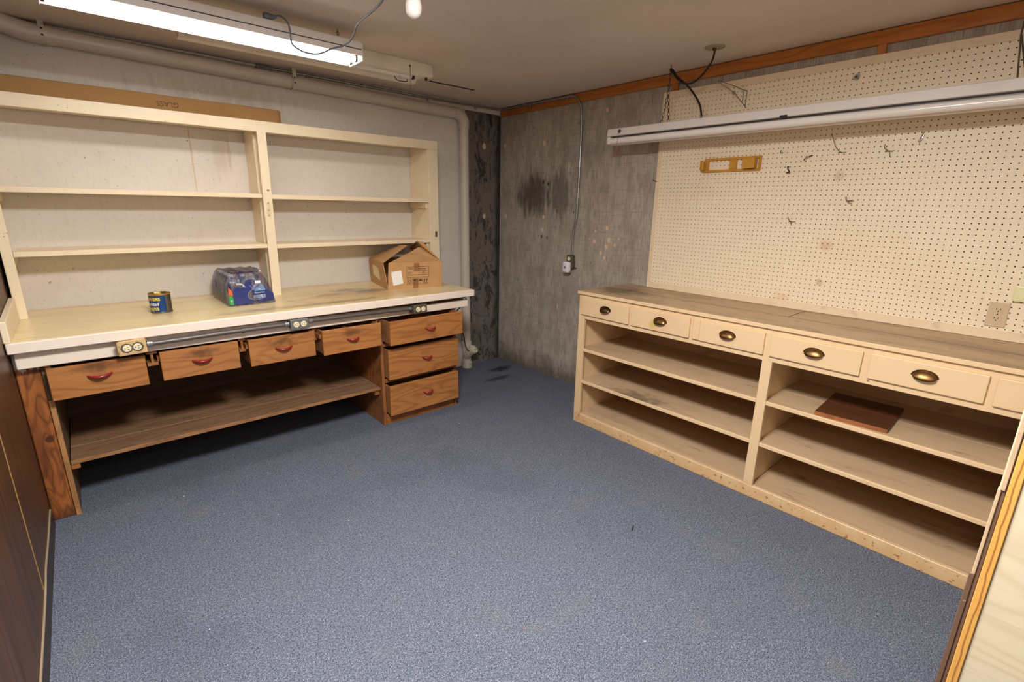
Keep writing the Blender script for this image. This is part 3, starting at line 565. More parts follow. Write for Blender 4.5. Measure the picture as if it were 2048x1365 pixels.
for x0, x1 in ((-3.066, -3.058), (-1.842, -1.834)): link('end_plate', MB().box((x0, -1.098, 2.216), (x1, -.935, 2.300)), 'fixture', f1, bevel=.002)
for y in (-1.052, -.985):
    link('tube', MB().tube([(-3.04, y, 2.232), (-1.865, y, 2.232)], .0185, 14), 'tube_on', f1, smooth=50)
    for x in (-3.049, -1.856): link('socket', MB().box((x - .008, y - .012, 2.218), (x + .006, y + .012, 2.2555)), 'black', f1, bevel=.002)
for x in (-2.97, -1.93): link('hanger', MB().tube([(x, -1.02, 2.306), (x, -1.02, 2.36)], .002, 6).torus((x, -1.02, 2.340), .008, .0015, (1, 0, 0), (0, 0, 1)), 'wire', f1)
pc = thing('power_cord', 'grey power cord looping down below the lit strip light to the bare bulb', 'cord', (-2.1, -1.3, 2.17))
cpts = [(-2.268, -1.095, 2.318), (-2.244, -1.14, 2.317), (-2.229, -1.18, 2.286), (-2.228, -1.2, 2.248), (-2.226, -1.2, 2.202), (-2.202, -1.2, 2.183), (-2.158, -1.2, 2.173), (-2.1, -1.2, 2.182), (-2.046, -1.22, 2.21), (-2.006, -1.27, 2.222), (-2.005, -1.36, 2.24), (-2.035, -1.47, 2.253), (-2.056, -1.57, 2.247), (-2.075, -1.7, 2.24), (-2.108, -1.85, 2.231), (-2.13, -1.93, 2.25), (-2.11, -1.96, 2.30), (-2.075, -1.95, 2.318)]
link('cord', MB().tube(spline(cpts, 5), .0042, 8), 'greycord', pc, smooth=60)
link('plug', MB().tube([(-2.300, -1.085, 2.321), (-2.292, -1.085, 2.321), (-2.27, -1.09, 2.319), (-2.255, -1.115, 2.317)], [.012, .015, .014, .006], 10), 'greycord', pc, smooth=60)
link('tie', MB().torus((-2.226, -1.2, 2.20), .012, .001, (1, 0, 0), (0, 0, 1)), 'wire', pc)
lb = thing('light_bulb', 'unlit white bare bulb in a porcelain holder on the ceiling', 'bulb', (-2.035, -1.945, H))
link('holder', MB().lathe([(.056, 0), (.056, -.008), (.036, -.022), (.028, -.06), (.028, -.085), (.020, -.086)], (-2.035, -1.945, H), 24), 'porcelain', lb, smooth=35)
link('bulb', MB().lathe([(.013, -.080), (.0135, -.095), (.018, -.112), (.026, -.135), (.030, -.155), (.030, -.166), (.026, -.181), (.018, -.191), (.008, -.196), (.001, -.197)], (-2.035, -1.945, H), 24), 'bulb', lb, smooth=60)
f2 = thing('fluorescent_light', 'unlit old strip light fixed flat to the ceiling behind the lit one', 'light', (-1.9, -.67, H))
link('housing', MB().prism([(-.80, 2.36), (-.80, 2.29), (-.755, 2.288), (-.74, 2.305), (-.60, 2.305), (-.585, 2.288), (-.54, 2.286), (-.54, 2.36)], 'X', -2.56, -1.228), 'fix_old', f2, bevel=.0015)
link('tube', MB().tube([(-2.53, -.72, 2.292), (-1.34, -.72, 2.292)], .0175, 14), 'tube_off', f2, smooth=50)
for x in (-2.545, -1.325, ): link('socket', MB().box((x - .006, -.735, 2.276), (x + .006, -.705, 2.306)), 'black', f2, bevel=.002)
link('socket', MB().box((-1.262, -.775, 2.272), (-1.252, -.755, 2.290)), 'black', f2, bevel=.002)
link('wires', MB().tube(spline([(-1.46, -.70, 2.305), (-1.44, -.69, 2.28), (-1.40, -.66, 2.268), (-1.34, -.66, 2.272), (-1.32, -.64, 2.29)], 5), .0025, 6).tube(spline([(-1.43, -.73, 2.305), (-1.42, -.73, 2.285), (-1.425, -.73, 2.275)], 4), .002, 6).tube(spline([(-2.26, -.82, 2.29), (-2.25, -.84, 2.262), (-2.22, -.84, 2.252), (-2.19, -.83, 2.272), (-2.185, -.80, 2.29)], 5), .0035, 6), 'black', f2)
link('pull_cord', MB().tube([(-1.392, -.801, 2.328), (-1.396, -.812, 2.318), (-1.400, -.812, 2.16)], .0016, 6).lathe([(.006, 0), (.006, -.004)], (-1.392, -.80, 2.328), 8, 'Y'), 'wire', f2)
f3 = thing('fluorescent_light', 'long unlit strip light with a white tube hung in front of the pegboard', 'light', (-.235, -2.5, 1.95))
ZA, ZB = 2.018, 1.975
slope = -.0045
link('housing', MB().hexa([(-.282, -3.69, ZB + slope), (-.165, -3.69, ZB + slope), (-.165, -1.462, ZB), (-.282, -1.462, ZB), (-.275, -3.69, ZA + slope + .003), (-.172, -3.69, ZA + slope + .003), (-.172, -1.462, ZA + .003), (-.275, -1.462, ZA + .003)]), 'fixture', f3, bevel=.003)
link('rail', MB().box((-.245, -3.68, 1.950), (-.205, -1.487, ZB)), 'grey_box', f3)
for x in (-.264, -.187):
    link('tube', MB().tube([(x, -3.67, 1.943 + slope), (x, -1.4868, 1.945)], .0195, 16), 'tube_off', f3, smooth=50)
link('end_cap', MB().box((-.282, -1.4865, 1.926), (-.165, -1.462, ZB - .001)), 'fixture', f3, bevel=.006)
link('black_clip', MB().box((-.286, -2.61, 1.969), (-.276, -2.575, 1.980)), 'black', f3)
link('knob', MB().lathe([(.012, 0), (.012, -.004), (.007, -.008)], (-.279, -1.566, 2.000), 14, 'X'), 'wire', f3, smooth=40)
link('pull_chain', MB().tube([(-.288, -1.566, 2.000), (-.292, -1.564, 1.985), (-.292, -1.562, 1.90)], .0013, 6).tube([(-.292, -1.562, 1.90), (-.292, -1.560, 1.836)], .002, 6), 'copper', f3)
link('connector', MB().lathe([(.010, 0), (.010, .012), (.007, .022)], (-.20, -2.094, ZA), 12), 'steel', f3, smooth=40)
ch = thing('chain', 'dark link chain holding the left end of the pegboard light', 'chain', (-.205, -1.87, 2.02))
def chain(a, b):
    a, b = Vector(a), Vector(b); L = (b - a).length; n = max(2, int(L / .0195)); d = (b - a).normalized(); s1 = d.orthogonal().normalized(); s2 = d.cross(s1); mb = MB()
    for i in range(n):
        c = a + (b - a) * ((i + .5) / n); mb.torus(c, .0062, .0018, d, s1 if i % 2 else s2, 10, 5, 1.9)
    return mb
hk = (-.195, -1.856, 2.325)
link('strand', chain((-.22, -1.838, ZA + .006), (-.20, -1.853, 2.19)), 'chain', ch, smooth=60)
link('strand', chain((-.22, -1.888, ZA + .006), (-.198, -1.858, 2.19)), 'chain', ch, smooth=60)
link('strand', chain((-.199, -1.856, 2.19), hk), 'chain', ch, smooth=60)
link('hook', MB().tube(spline([(-.195, -1.856, H), (-.195, -1.856, 2.345), (-.195, -1.866, 2.327), (-.195, -1.858, 2.316), (-.195, -1.848, 2.323)], 5), .0025, 6), 'wire', ch, smooth=60)
single('wire_hanger', MB().tube([(-.21, -3.426, ZA + .002), (-.20, -3.402, 2.185), (-.20, -3.402, H)], .003, 6).tube([(-.20, -3.404, 2.185), (-.20, -3.450, ZA + .002)], .003, 6), 'wire', 'bent wire hanger holding the right end of the pegboard light', 'hanger', smooth=60)
bc = thing('black_cord', 'thick black cord from the ceiling plate looped over the chain hook', 'cord', (-.2, -2.0, 2.04))
link('cord', MB().tube(spline([(-.33, -2.201, 2.352), (-.325, -2.2, 2.335), (-.3, -2.177, 2.3), (-.26, -2.114, 2.258), (-.23, -2.046, 2.23), (-.21, -1.977, 2.231), (-.205, -1.921, 2.263), (-.205, -1.883, 2.302), (-.205, -1.858, 2.330), (-.19, -1.868, 2.326), (-.19, -1.898, 2.288), (-.19, -1.972, 2.228), (-.195, -2.038, 2.158), (-.2, -2.078, 2.099), (-.2, -2.094, 2.043)], 5), .0055, 8), 'black', bc, smooth=60)
cp = thing('ceiling_plate', 'round metal cover plate on the ceiling above the pegboard light', 'plate', (-.325, -2.20, H))
link('disc', MB().lathe([(.051, 0), (.051, -.003), (.047, -.006), (.012, -.007)], (-.325, -2.20, H), 32), 'canopy', cp, smooth=30)
link('bushing', MB().lathe([(.010, -.005), (.010, -.016), (.007, -.018)], (-.33, -2.201, H), 12), 'brass', cp, smooth=30)

# ------------------------------------------------------------------ pegboard
pb = thing('pegboard', 'large cream pegboard full of holes above the beige cabinet', 'pegboard', (-.028, -3.70, .962))
g = .0254; y0 = -1.7414; z1 = 2.2174; NC, NR = 78, 48
vs, fs = [], []
for j in range(NR + 1):
    for i in range(NC + 1): vs.append((-.028, y0 - i * g, z1 - j * g))
rh = .0031
for j in range(NR):
    for i in range(NC):
        c = (y0 - (i + .5) * g, z1 - (j + .5) * g); o = len(vs)
        for x in (-.028, -.0225):
            for k in range(8):
                a = PI / 8 + k * PI / 4; vs.append((x, c[0] + rh * math.cos(a), c[1] + rh * math.sin(a)))
        A, B, C_, D = j * (NC + 1) + i, j * (NC + 1) + i + 1, (j + 1) * (NC + 1) + i + 1, (j + 1) * (NC + 1) + i
        # octagon index angles: 0:22.5 1:67.5 2:112.5 3:157.5 4:202.5 5:247.5 6:292.5 7:337.5 ; +y is towards A/D
        fs += [(A, D, o + 7, o + 0), (A, o + 0, o + 1), (B, A, o + 1, o + 2), (B, o + 2, o + 3), (C_, B, o + 3, o + 4), (C_, o + 4, o + 5), (D, C_, o + 5, o + 6), (D, o + 6, o + 7)]
        fs += [(o + k, o + (k + 1) % 8, o + 8 + (k + 1) % 8, o + 8 + k) for k in range(8)]
pm = MB(); pm.v = vs; pm.f = fs
link('panel', pm, 'peg', pb)
link('frame_strip', MB().box((-.034, -3.72, 2.2085), (-.0002, -1.713, 2.246)), 'pegtrim', pb, bevel=.0015)
link('frame_strip', MB().box((-.034, -1.742, 1.0045), (-.0002, -1.713, 2.208)), 'pegtrim', pb, bevel=.0015)
link('frame_strip', MB().box((-.034, -3.72, .962), (-.0002, -1.713, 1.004)), 'pegtrim', pb, bevel=.0015)
def yz(a, b): return Vector((-.0285, a, b))
cm = MB()
for a, b in (((-2.072, 1.735), (-1.964, 1.545)), ((-2.083, 1.660), (-2.028, 1.60)), ((-2.028, 1.60), (-2.030, 1.49))):
    pa, pq = yz(*a), yz(*b); d = (pq - pa).normalized().cross(Vector((1, 0, 0))) * .0012
    cm.sheet([pa - d, pa + d, pq + d, pq - d], [(0, 1, 2, 3)], .0003, (-1, 0, 0))
link('chalk_mark', cm, mat('yellow_chalk', (220, 204, 110), .9), pb)
# yellow holder
yh = thing('tool_holder', 'amber yellow plastic tool holder frame on the pegboard', 'holder', (-.034, -2.22, 1.735))
link('frame', MB().box((-.042, -2.408, 1.735), (-.0282, -2.05, 1.748)).box((-.042, -2.408, 1.803), (-.0282, -2.06, 1.817)).box((-.042, -2.266, 1.748), (-.0282, -2.222, 1.803)).box((-.042, -2.408, 1.748), (-.0282, -2.394, 1.803)).box((-.042, -2.088, 1.748), (-.0282, -2.072, 1.803)), 'amber', yh, bevel=.002)
link('clip', MB().box((-.075, -2.386, 1.750), (-.0425, -2.384, 1.800)).box((-.078, -2.386, 1.748), (-.074, -2.315, 1.803)).box((-.074, -2.384, 1.750), (-.043, -2.330, 1.756)), 'amber', yh, bevel=.002)
link('cup', MB().prism([(-.0425, -2.05), (-.080, -2.052), (-.085, -2.075), (-.078, -2.078), (-.072, -2.060), (-.0425, -2.072)], 'Z', 1.748, 1.803), 'amber', yh, bevel=.002)
def hook(label, bar, wires, m='wire', r=.0018, name='peg_hook'):
    mb = MB()
    if bar:
        y, z, w = bar; mb.tube([(-.0255, y - w, z), (-.031, y - w, z), (-.033, y - w * .8, z), (-.033, y + w * .8, z), (-.031, y + w, z), (-.0255, y + w, z)], r, 6)
    for w in wires: mb.tube(spline(w, 4), r, 6)
    single(name, mb, m, label, 'hook', 'hooks on the pegboard', smooth=60)
hook('long slanted wire hook with a wide foot near the pegboard centre top', (-2.811, 1.807, .018), [[(-.033, -2.811, 1.806), (-.050, -2.80, 1.815), (-.06, -2.785, 1.835), (-.058, -2.765, 1.88), (-.052, -2.755, 1.90)]])
hook('short upright wire hook on the pegboard, right of the long slanted hook', (-3.018, 1.800, .016), [[(-.033, -3.018, 1.800), (-.05, -3.010, 1.802), (-.062, -3.0, 1.812), (-.06, -2.998, 1.83)], [(-.033, -3.016, 1.798), (-.034, -3.020, 1.775)]])
hook('small looped wire hook rightmost under the pegboard light', None, [[(-.026, -3.135, 1.876), (-.034, -3.134, 1.872), (-.042, -3.126, 1.845), (-.040, -3.122, 1.834), (-.036, -3.130, 1.838), (-.034, -3.137, 1.868)]], 'shiny')
hook('black bent hook right below the amber holder level', None, [[(-.026, -2.560, 1.747), (-.038, -2.558, 1.747), (-.048, -2.566, 1.732), (-.046, -2.574, 1.718), (-.040, -2.556, 1.716)]], 'dark', .003)
hook('tiny grey hook stub just right of the amber holder top', None, [[(-.026, -2.509, 1.835), (-.038, -2.508, 1.834), (-.042, -2.512, 1.822)]], r=.0022)
hook('short tilted brass-coloured hook right of the tiny hook stub', None, [[(-.026, -2.672, 1.802), (-.036, -2.668, 1.800), (-.050, -2.645, 1.786), (-.048, -2.640, 1.776)]], 'brass_dk', .0025)
hook('shiny silver hook in the middle of the pegboard right half', None, [[(-.026, -2.868, 1.585), (-.036, -2.868, 1.583), (-.044, -2.876, 1.567), (-.05, -2.890, 1.558), (-.055, -2.896, 1.564)], [(-.030, -2.874, 1.565), (-.045, -2.905, 1.568)]], 'shiny', .003)
hook('cross shaped wire hook lowest on the pegboard', (-2.624, 1.452, .016), [[(-.033, -2.622, 1.45), (-.05, -2.612, 1.462), (-.052, -2.606, 1.478)], [(-.033, -2.622, 1.452), (-.035, -2.624, 1.432)]])
hook('dark nail sticking out of the pegboard left frame strip', None, [[(-.034, -1.722, 1.69), (-.055, -1.712, 1.695), (-.062, -1.708, 1.70)]], 'dark', .0025, name='nail')
wbk = thing('wire_bracket', 'thin triangular wire bracket on the pegboard above the light', 'bracket', (-.03, -2.23, 2.08))
link('arm', MB().tube([(-.0285, -2.275, 2.085), (-.08, -2.22, 2.165), (-.12, -2.13, 2.235)], .002, 6).tube([(-.0285, -2.27, 2.175), (-.08, -2.21, 2.205), (-.12, -2.13, 2.24)], .002, 6), 'wire', wbk, smooth=60)
link('stay', MB().tube([(-.05, -2.255, 2.175), (-.055, -2.258, 2.12)], .0018, 6).tube([(-.031, -2.268, 2.09), (-.031, -2.268, 2.18)], .0018, 6).torus((-.082, -2.215, 2.168), .008, .002, (0, 1, 0), (0, 0, 1)), 'wire', wbk, smooth=60)
op = thing('outlet_plate', 'tan duplex outlet plate on the lower right of the pegboard', 'outlet', (-.03, -3.545, 1.02))
link('plate', MB().box((-.0345, -3.579, 1.019), (-.0283, -3.511, 1.133)), 'ivory_tan', op, bevel=.003, seg=2)
for z in (1.0555, 1.0965):
    pr = [(.0172 * math.cos(a), max(-.0125, min(.0125, .0172 * math.sin(a)))) for a in [2 * PI * k / 24 for k in range(24)]]
    f = link('receptacle', MB().prism([(-3.545 + a, z + b) for a, b in pr], 'X', -.0345, -.0362), 'ivory_tan', op)
    link('slot', MB().box((-.0368, -3.540, z + .000), (-.0360, -3.5375, z + .008)).box((-.0368, -3.5525, z), (-.0360, -3.550, z + .007)).lathe([(.0026, -.0020), (.0026, -.001)], (-.0348, -3.545, z - .006), 8, 'X'), 'dark', f)
link('screw', MB().lathe([(.003, 0), (.003, -.001)], (-.0345, -3.545, 1.076), 8, 'X'), 'brass_dk', op)
sw = thing('switch_plate', 'pale green plate at the right edge above the tan outlet plate', 'switch', (-.05, -3.63, 1.14))
link('plate', MB().box((-.050, -3.690, 1.142), (-.0283, -3.578, 1.212)), 'switchp', sw, bevel=.007, seg=2)
link('toggle', MB().box((-.062, -3.650, 1.165), (-.0502, -3.630, 1.190)), 'brass_dk', sw, bevel=.002)

# ------------------------------------------------------------------ beige cabinet
OC = Vector((-.58, -3.70, 0))
cb = thing('base_cabinet', 'long beige painted cabinet with drawers over open shelves below the pegboard', 'cabinet', OC)
XC, YL, YR = -.56, -1.541, -3.7215
for a, b, c, d in ((-.568, -.292, YL + .006, YR), (-.290, -.001, YL + .006, -2.774), (-.290, -.001, -2.776, YR)):
    link('top_board', MB().box((a, c, .943), (b, d, .961)), 'cabtop', cb, bevel=.001)
link('top_edge', MB().box((-.575, YL + .008, .941), (-.5685, YR, .9615)), 'cab', cb, bevel=.002)
link('joint_line', MB().box((-.293, YL + .006, .944), (-.289, YR, .9612)).box((-.29, -2.778, .944), (-.001, -2.772, .9612)), 'seam', cb)
link('side_panel', MB().box((-.539, YL, 0), (-.002, YL - .018, .942)), 'cab', cb)
link('stile', MB().box((XC, YL, 0), (-.5395, -1.592, .9405)), 'cab', cb, bevel=.0015)
link('stile', MB().box((XC, -2.780, .0705), (-.5395, -2.829, .773)), 'cab', cb, bevel=.0015)
link('face_rail', MB().box((XC, -1.5925, .773), (-.5395, YR, .9405)), 'cab', cb, bevel=.001)
link('base_board', MB().box((XC, -1.5925, 0), (-.5395, YR, .070)), 'cab', cb, bevel=.003)
link('back_panel', MB().box((-.022, YL - .018, .05), (-.006, YR, .94)), 'cabshelf', cb)
link('partition', MB().box((-.539, -2.795, .07), (-.022, -2.813, .942)), 'cab', cb)
link('drawer_bottom', MB().box((-.539, YL - .019, .772), (-.0225, YR, .784)), 'cabshelf', cb)
for ya, yb in ((-1.5595, -2.7945), (-2.8135, YR)):
    link('floor_board', MB().box((-.539, ya, .048), (-.291, yb, .0685)), 'cabshelf', cb, bevel=.001)
    link('floor_board', MB().box((-.2895, ya, .048), (-.0225, yb, .0685)), 'cabshelf', cb, bevel=.001)
    for z in (.560, .326):
        yy = (-1.592, -2.780) if ya > -2 else (-2.829, YR)
        link('shelf_edge', MB().box((XC + .003, yy[0], z - .021), (-.5495, yy[1], z)), 'cab', cb, bevel=.002)
        link('shelf_board', MB().box((-.549, ya, z - .02), (-.315, yb, z)), 'cabshelf', cb, bevel=.001)
        link('shelf_board', MB().box((-.3135, ya, z - .02), (-.0225, yb, z)), 'cabshelf', cb, bevel=.001)
def cup():
    mb = MB(); n, m = 14, 6; vs = []
    for i in range(n + 1):
        a = PI * i / n
        for j in range(m + 1):
            b = PI / 2 * j / m
            # quarter-ellipsoid hood: half width .044, height .026, depth .022
            w = math.cos(a); hgt = math.sin(a)
            vs.append((-.024 * math.sin(b) * (hgt ** .6 if hgt > 0 else 0), .041 * w * (1 if j < m else .985), .026 * hgt * math.cos(b) - .013 * hgt * math.sin(b)))
    for i in range(n):
        for j in range(m): mb.f.append((i * (m + 1) + j, (i + 1) * (m + 1) + j, (i + 1) * (m + 1) + j + 1, i * (m + 1) + j + 1))
    mb.v = vs
    return mb
dy = [(-1.570, -1.958), (-1.977, -2.372), (-2.391, -2.781), (-2.811, -3.198), (-3.227, -3.607), (-3.631, -3.7205)]
hy = [-1.777, -2.185, -2.593, -3.009, -3.420, None]
for i, ((a, b), h) in enumerate(zip(dy, hy)):
    z0_, z1_ = .803, .917
    mb = MB()
    if i == 2:
        d = link('drawer', MB().box((XC - .014, a - .0425, z0_), (XC - .0003, b, z1_)), 'cab', cb, bevel=.004, seg=2)
        link('patch', MB().box((XC - .0135, a, z0_), (XC - .0003, a - .0415, z1_)), 'cab', d, bevel=.003)
    else:
        d = link('drawer', MB().box((XC - .014, a, z0_), (XC - .0003, b, z1_)), 'cab', cb, bevel=.004, seg=2)
    if h is None: continue
    hm = cup(); hm.xform(lambda p: p + Vector((XC - .0145, h, .862)))
    m = 'brass_dk' if i == 0 else 'brass'
    pl = link('cup_pull', hm, m, d, smooth=60)
    pl.modifiers.new('thick', 'SOLIDIFY').thickness = .0015
    link('pull_flange', MB().prism([(h + .046 * math.cos(t), .862 + (.030 * math.sin(t) if math.sin(t) > 0 else .004 * math.sin(t))) for t in [2 * PI * k / 28 for k in range(28)]], 'X', XC - .0155, XC - .0140), m, pl)
# loose board on the shelf
bd = thing('wooden_board', 'reddish brown square board lying on the upper right shelf of the cabinet', 'board', (-.3, -3.17, .56))
link('plank', MB().hexa([(-.545, -3.050, .5605), (-.525, -3.335, .5605), (-.16, -3.322, .5605), (-.18, -3.03, .5605), (-.545, -3.050, .580), (-.525, -3.335, .580), (-.16, -3.322, .580), (-.18, -3.03, .580)]), 'redwood', bd, bevel=.001)
link('front_edge', MB().hexa([(-.5458, -3.050, .561), (-.5258, -3.335, .561), (-.5252, -3.335, .561), (-.5452, -3.050, .561), (-.5458, -3.050, .579), (-.5258, -3.335, .579), (-.5252, -3.335, .579), (-.5452, -3.050, .579)]), 'redwood_e', bd)

# ------------------------------------------------------------------ things on the bench and shelves
# flat carton lying on the shelving unit
ct = thing('flat_carton', 'long flat brown carton with upside-down lettering lying on top of the shelves', 'carton', (-2.7, -.08, 1.966))
link('body', MB().box((-3.39, -.155, 1.966), (-1.985, -.02, 2.080)), 'carton', ct, bevel=.003)
link('end_flap', MB().box((-1.9848, -.150, 1.968), (-1.975, -.03, 2.076)), 'carton', ct, bevel=.003)
gm = MB(); put_text(gm, 'GLASS', .038, lambda x, y: (-2.585 - x, -.1553, 2.035 - y))
link('lettering', gm, 'inkgrey', ct)
# nut can
can = thing('nut_can', 'blue metal nut can with yellow lettering standing on the workbench', 'can', (-2.806, -.462, ZT))
cx, cy, rc_ = -2.806, -.462, .0505
link('body', MB().lathe([(.048, 0), (.0515, .002), (.0515, .005), (rc_, .007), (rc_, .100)], (cx, cy, ZT), 48), 'canside', can, smooth=40)
link('rim', MB().lathe([(rc_, .0995), (.0520, .101), (.0525, .105), (.0505, .107), (.049, .104), (.047, .101), (.010, .1005)], (cx, cy, ZT), 48), 'tin', can, smooth=40)
def onc(x, z, dr=.0008, a0=None):
    a = ANG + x / rc_; return (cx + (rc_ + dr) * math.cos(a), cy + (rc_ + dr) * math.sin(a), ZT + z)
ANG = math.radians(-147)
lb_ = MB(); vs = []
for i in range(33):
    x = -.100 + .170 * i / 32
    for z in (.009, .095): vs.append(onc(x, z, .0004))
lb_.add(vs, [(2 * i, 2 * i + 2, 2 * i + 3, 2 * i + 1) for i in range(32)])
lab = link('label', lb_, 'canblue', can, smooth=60)
def ctext(s, size, x, z, m, **kw):
    mb = MB(); put_text(mb, s, size, lambda a, b: onc(x + a, z + b), **kw); link('lettering', mb, m, lab)
ctext('PLANTERS', .0225, -.006, .0775, 'yellow', bold=.0011)
ctext('Cocktail', .0245, -.006, .051, 'white', bold=.0006, shear=.35)
ctext('PEANUTS', .0205, -.008, .0245, 'yellow', bold=.001)
ctext('NET WT 7 OZ', .006, -.008, .0125, 'white')
# cardboard box
bx = thing('cardboard_box', 'open brown cardboard box with a white sticker on the workbench right end', 'box', (-1.21, -.3, ZT))
FL, FR = Vector((-1.466, -.513, ZT)), Vector((-1.060, -.594, ZT)); ux = (FR - FL).normalized(); uy = Vector((-ux.y, ux.x, 0)); Wd = (FR - FL).length; Dp = .455; Hb = .188
def B(u, v, w): return FL + ux * u + uy * v + Vector((0, 0, w))
T = .004
link('front_panel', MB().hexa([B(0, 0, 0), B(Wd, 0, 0), B(Wd, T, 0), B(0, T, 0), B(.012, -.004, Hb), B(Wd + .004, -.002, Hb - .004), B(Wd + .004, T - .002, Hb - .004), B(.012, T - .004, Hb)]), 'cardboard', bx)
link('left_panel', MB().sheet([B(0, .003, 0), B(0, Dp, 0), B(-.012, Dp, Hb), B(-.012, .062, Hb), B(-.006, .030, .10)], [(0, 1, 2, 3, 4)], T, (ux.x, ux.y, 0)), 'cardboard', bx)
link('right_panel', MB().sheet([B(Wd, T, 0), B(Wd, Dp, 0), B(Wd - .002, Dp, Hb), B(Wd + .003, T, Hb - .004)], [(0, 1, 2, 3)], T, (-ux.x, -ux.y, 0)), 'cardboard', bx)
link('back_panel', MB().sheet([B(0, Dp, 0), B(Wd, Dp, 0), B(Wd, Dp, Hb), B(-.01, Dp, Hb)], [(0, 1, 2, 3)], T, (-uy.x, -uy.y, 0)), 'cardboard', bx)
link('bottom_panel', MB().sheet([B(0, T, .001), B(Wd, T, .001), B(Wd, Dp, .001), B(0, Dp, .001)], [(0, 1, 2, 3)], T, (0, 0, 1)), 'cardboard', bx)
hz = Hb + ZT
link('flap', MB().sheet([B(-.010, .055, Hb), B(-.010, Dp - .01, Hb), Vector((-1.225, -.265, 1.202)), Vector((-1.252, -.43, 1.213))], [(0, 3, 2, 1)], .0045, (.3, 0, 1)), 'cardboard', bx)
link('flap', MB().sheet([B(.012, -.004, Hb), B(Wd + .004, -.002, Hb - .004), Vector((-1.085, -.445, 1.172)), Vector((-1.150, -.425, 1.196)), Vector((-1.23, -.43, 1.16)), Vector((-1.34, -.45, 1.118))], [(0, 1, 2, 3, 4, 5)], .0045, (0, .3, 1)), 'cardboard', bx)
link('flap', MB().sheet([B(Wd + .003, .005, Hb - .004), B(Wd - .002, Dp, Hb), Vector((-1.08, -.16, 1.165)), Vector((-1.135, -.285, 1.200)), Vector((-1.165, -.425, 1.240)), Vector((-1.14, -.47, 1.236))], [(0, 1, 2, 3, 4, 5)], .0045, (-.2, -.1, 1)), 'cardboard', bx)
def onf(u, w, d=.0012):   # a point on the printed front, u from its left end, w above the bench
    k = w / Hb; return B(u, -.004 * k - d, w)
ink = MB()
def rect(u0, w0, u1, w1, d=.0012, mb=None): (mb or ink).add([onf(u0, w0, d), onf(u1, w0, d), onf(u1, w1, d), onf(u0, w1, d)], [(0, 1, 2, 3)])
def frame(u0, w0, u1, w1, t=.0018):
    rect(u0, w0, u1, w0 + t); rect(u0, w1 - t, u1, w1); rect(u0, w0, u0 + t, w1); rect(u1 - t, w0, u1, w1)
frame(.140, .080, .312, .160)
rect(.148, .127, .300, .1288); rect(.148, .098, .300, .0998)
put_text(ink, 'ITEM', .019, lambda x, y: onf(.172 + x, .142 + y)); put_text(ink, 'BOX#', .019, lambda x, y: onf(.262 + x, .142 + y)); put_text(ink, 'QTY', .018, lambda x, y: onf(.166 + x, .1125 + y)); put_text(ink, 'PC', .018, lambda x, y: onf(.272 + x, .1125 + y))
for k in range(4): frame(.142 + k * .042, .030, .180 + k * .042, .072, .0014)
c0 = (.161, .051)
for k in range(3):   # recycling arrows
    a0 = math.radians(90 + 120 * k)
    q = [(c0[0] + r_ * math.cos(a0 + t), c0[1] + r_ * math.sin(a0 + t)) for r_, t in ((.0085, .15), (.014, .15), (.014, 1.3), (.0085, 1.3))]
    ink.add([onf(*p) for p in q] + [onf(c0[0] + .0165 * math.cos(a0 + 1.3), c0[1] + .0165 * math.sin(a0 + 1.3)), onf(c0[0] + .006 * math.cos(a0 + 1.3), c0[1] + .006 * math.sin(a0 + 1.3)), onf(c0[0] + .011 * math.cos(a0 + 1.85), c0[1] + .011 * math.sin(a0 + 1.85))], [(0, 1, 2, 3), (4, 6, 5)])
ink.add([onf(.192, .066), onf(.214, .066), onf(.209, .056), onf(.2045, .053), onf(.2015, .053), onf(.197, .056)], [(0, 1, 2, 3, 4, 5)]); rect(.2022, .038, .2038, .054); rect(.196, .036, .210, .0385)
n = 12; ink.add([onf(.245 + .015 * math.cos(PI * i / n), .054 + .012 * math.sin(PI * i / n)) for i in range(n + 1)], [tuple(range(n + 1))]); rect(.2442, .036, .2458, .055); rect(.240, .036, .2458, .0378)
for s in (.279, .295):
    rect(s - .0015, .042, s + .0015, .058); ink.add([onf(s - .006, .057), onf(s + .006, .057), onf(s, .068)], [(0, 1, 2)])
rect(.272, .036, .302, .0388)
link('printing', ink, 'ink', bx)
for u0, w0, u1, w1 in ((.198, .130, .240, .187), (.188, .002, .228, .070)):
    tp = MB(); rect(u0, w0, u1, w1, .0006, tp); link('tape', tp, 'tape', bx)
st = MB(); st.add([onf(.040, .028, .002), onf(.115, .042, .002), onf(.100, .138, .002), onf(.026, .128, .002)], [(0, 1, 2, 3)]); link('sticker', st, 'paper', bx)
l2 = lambda v, w: B(-.012 * w / Hb - .0012, v, w)
st = MB(); st.add([l2(.17, .045), l2(.36, .07), l2(.36, .15), l2(.20, .138)], [(0, 1, 2, 3)]); link('sticker', st, 'paper2', bx)
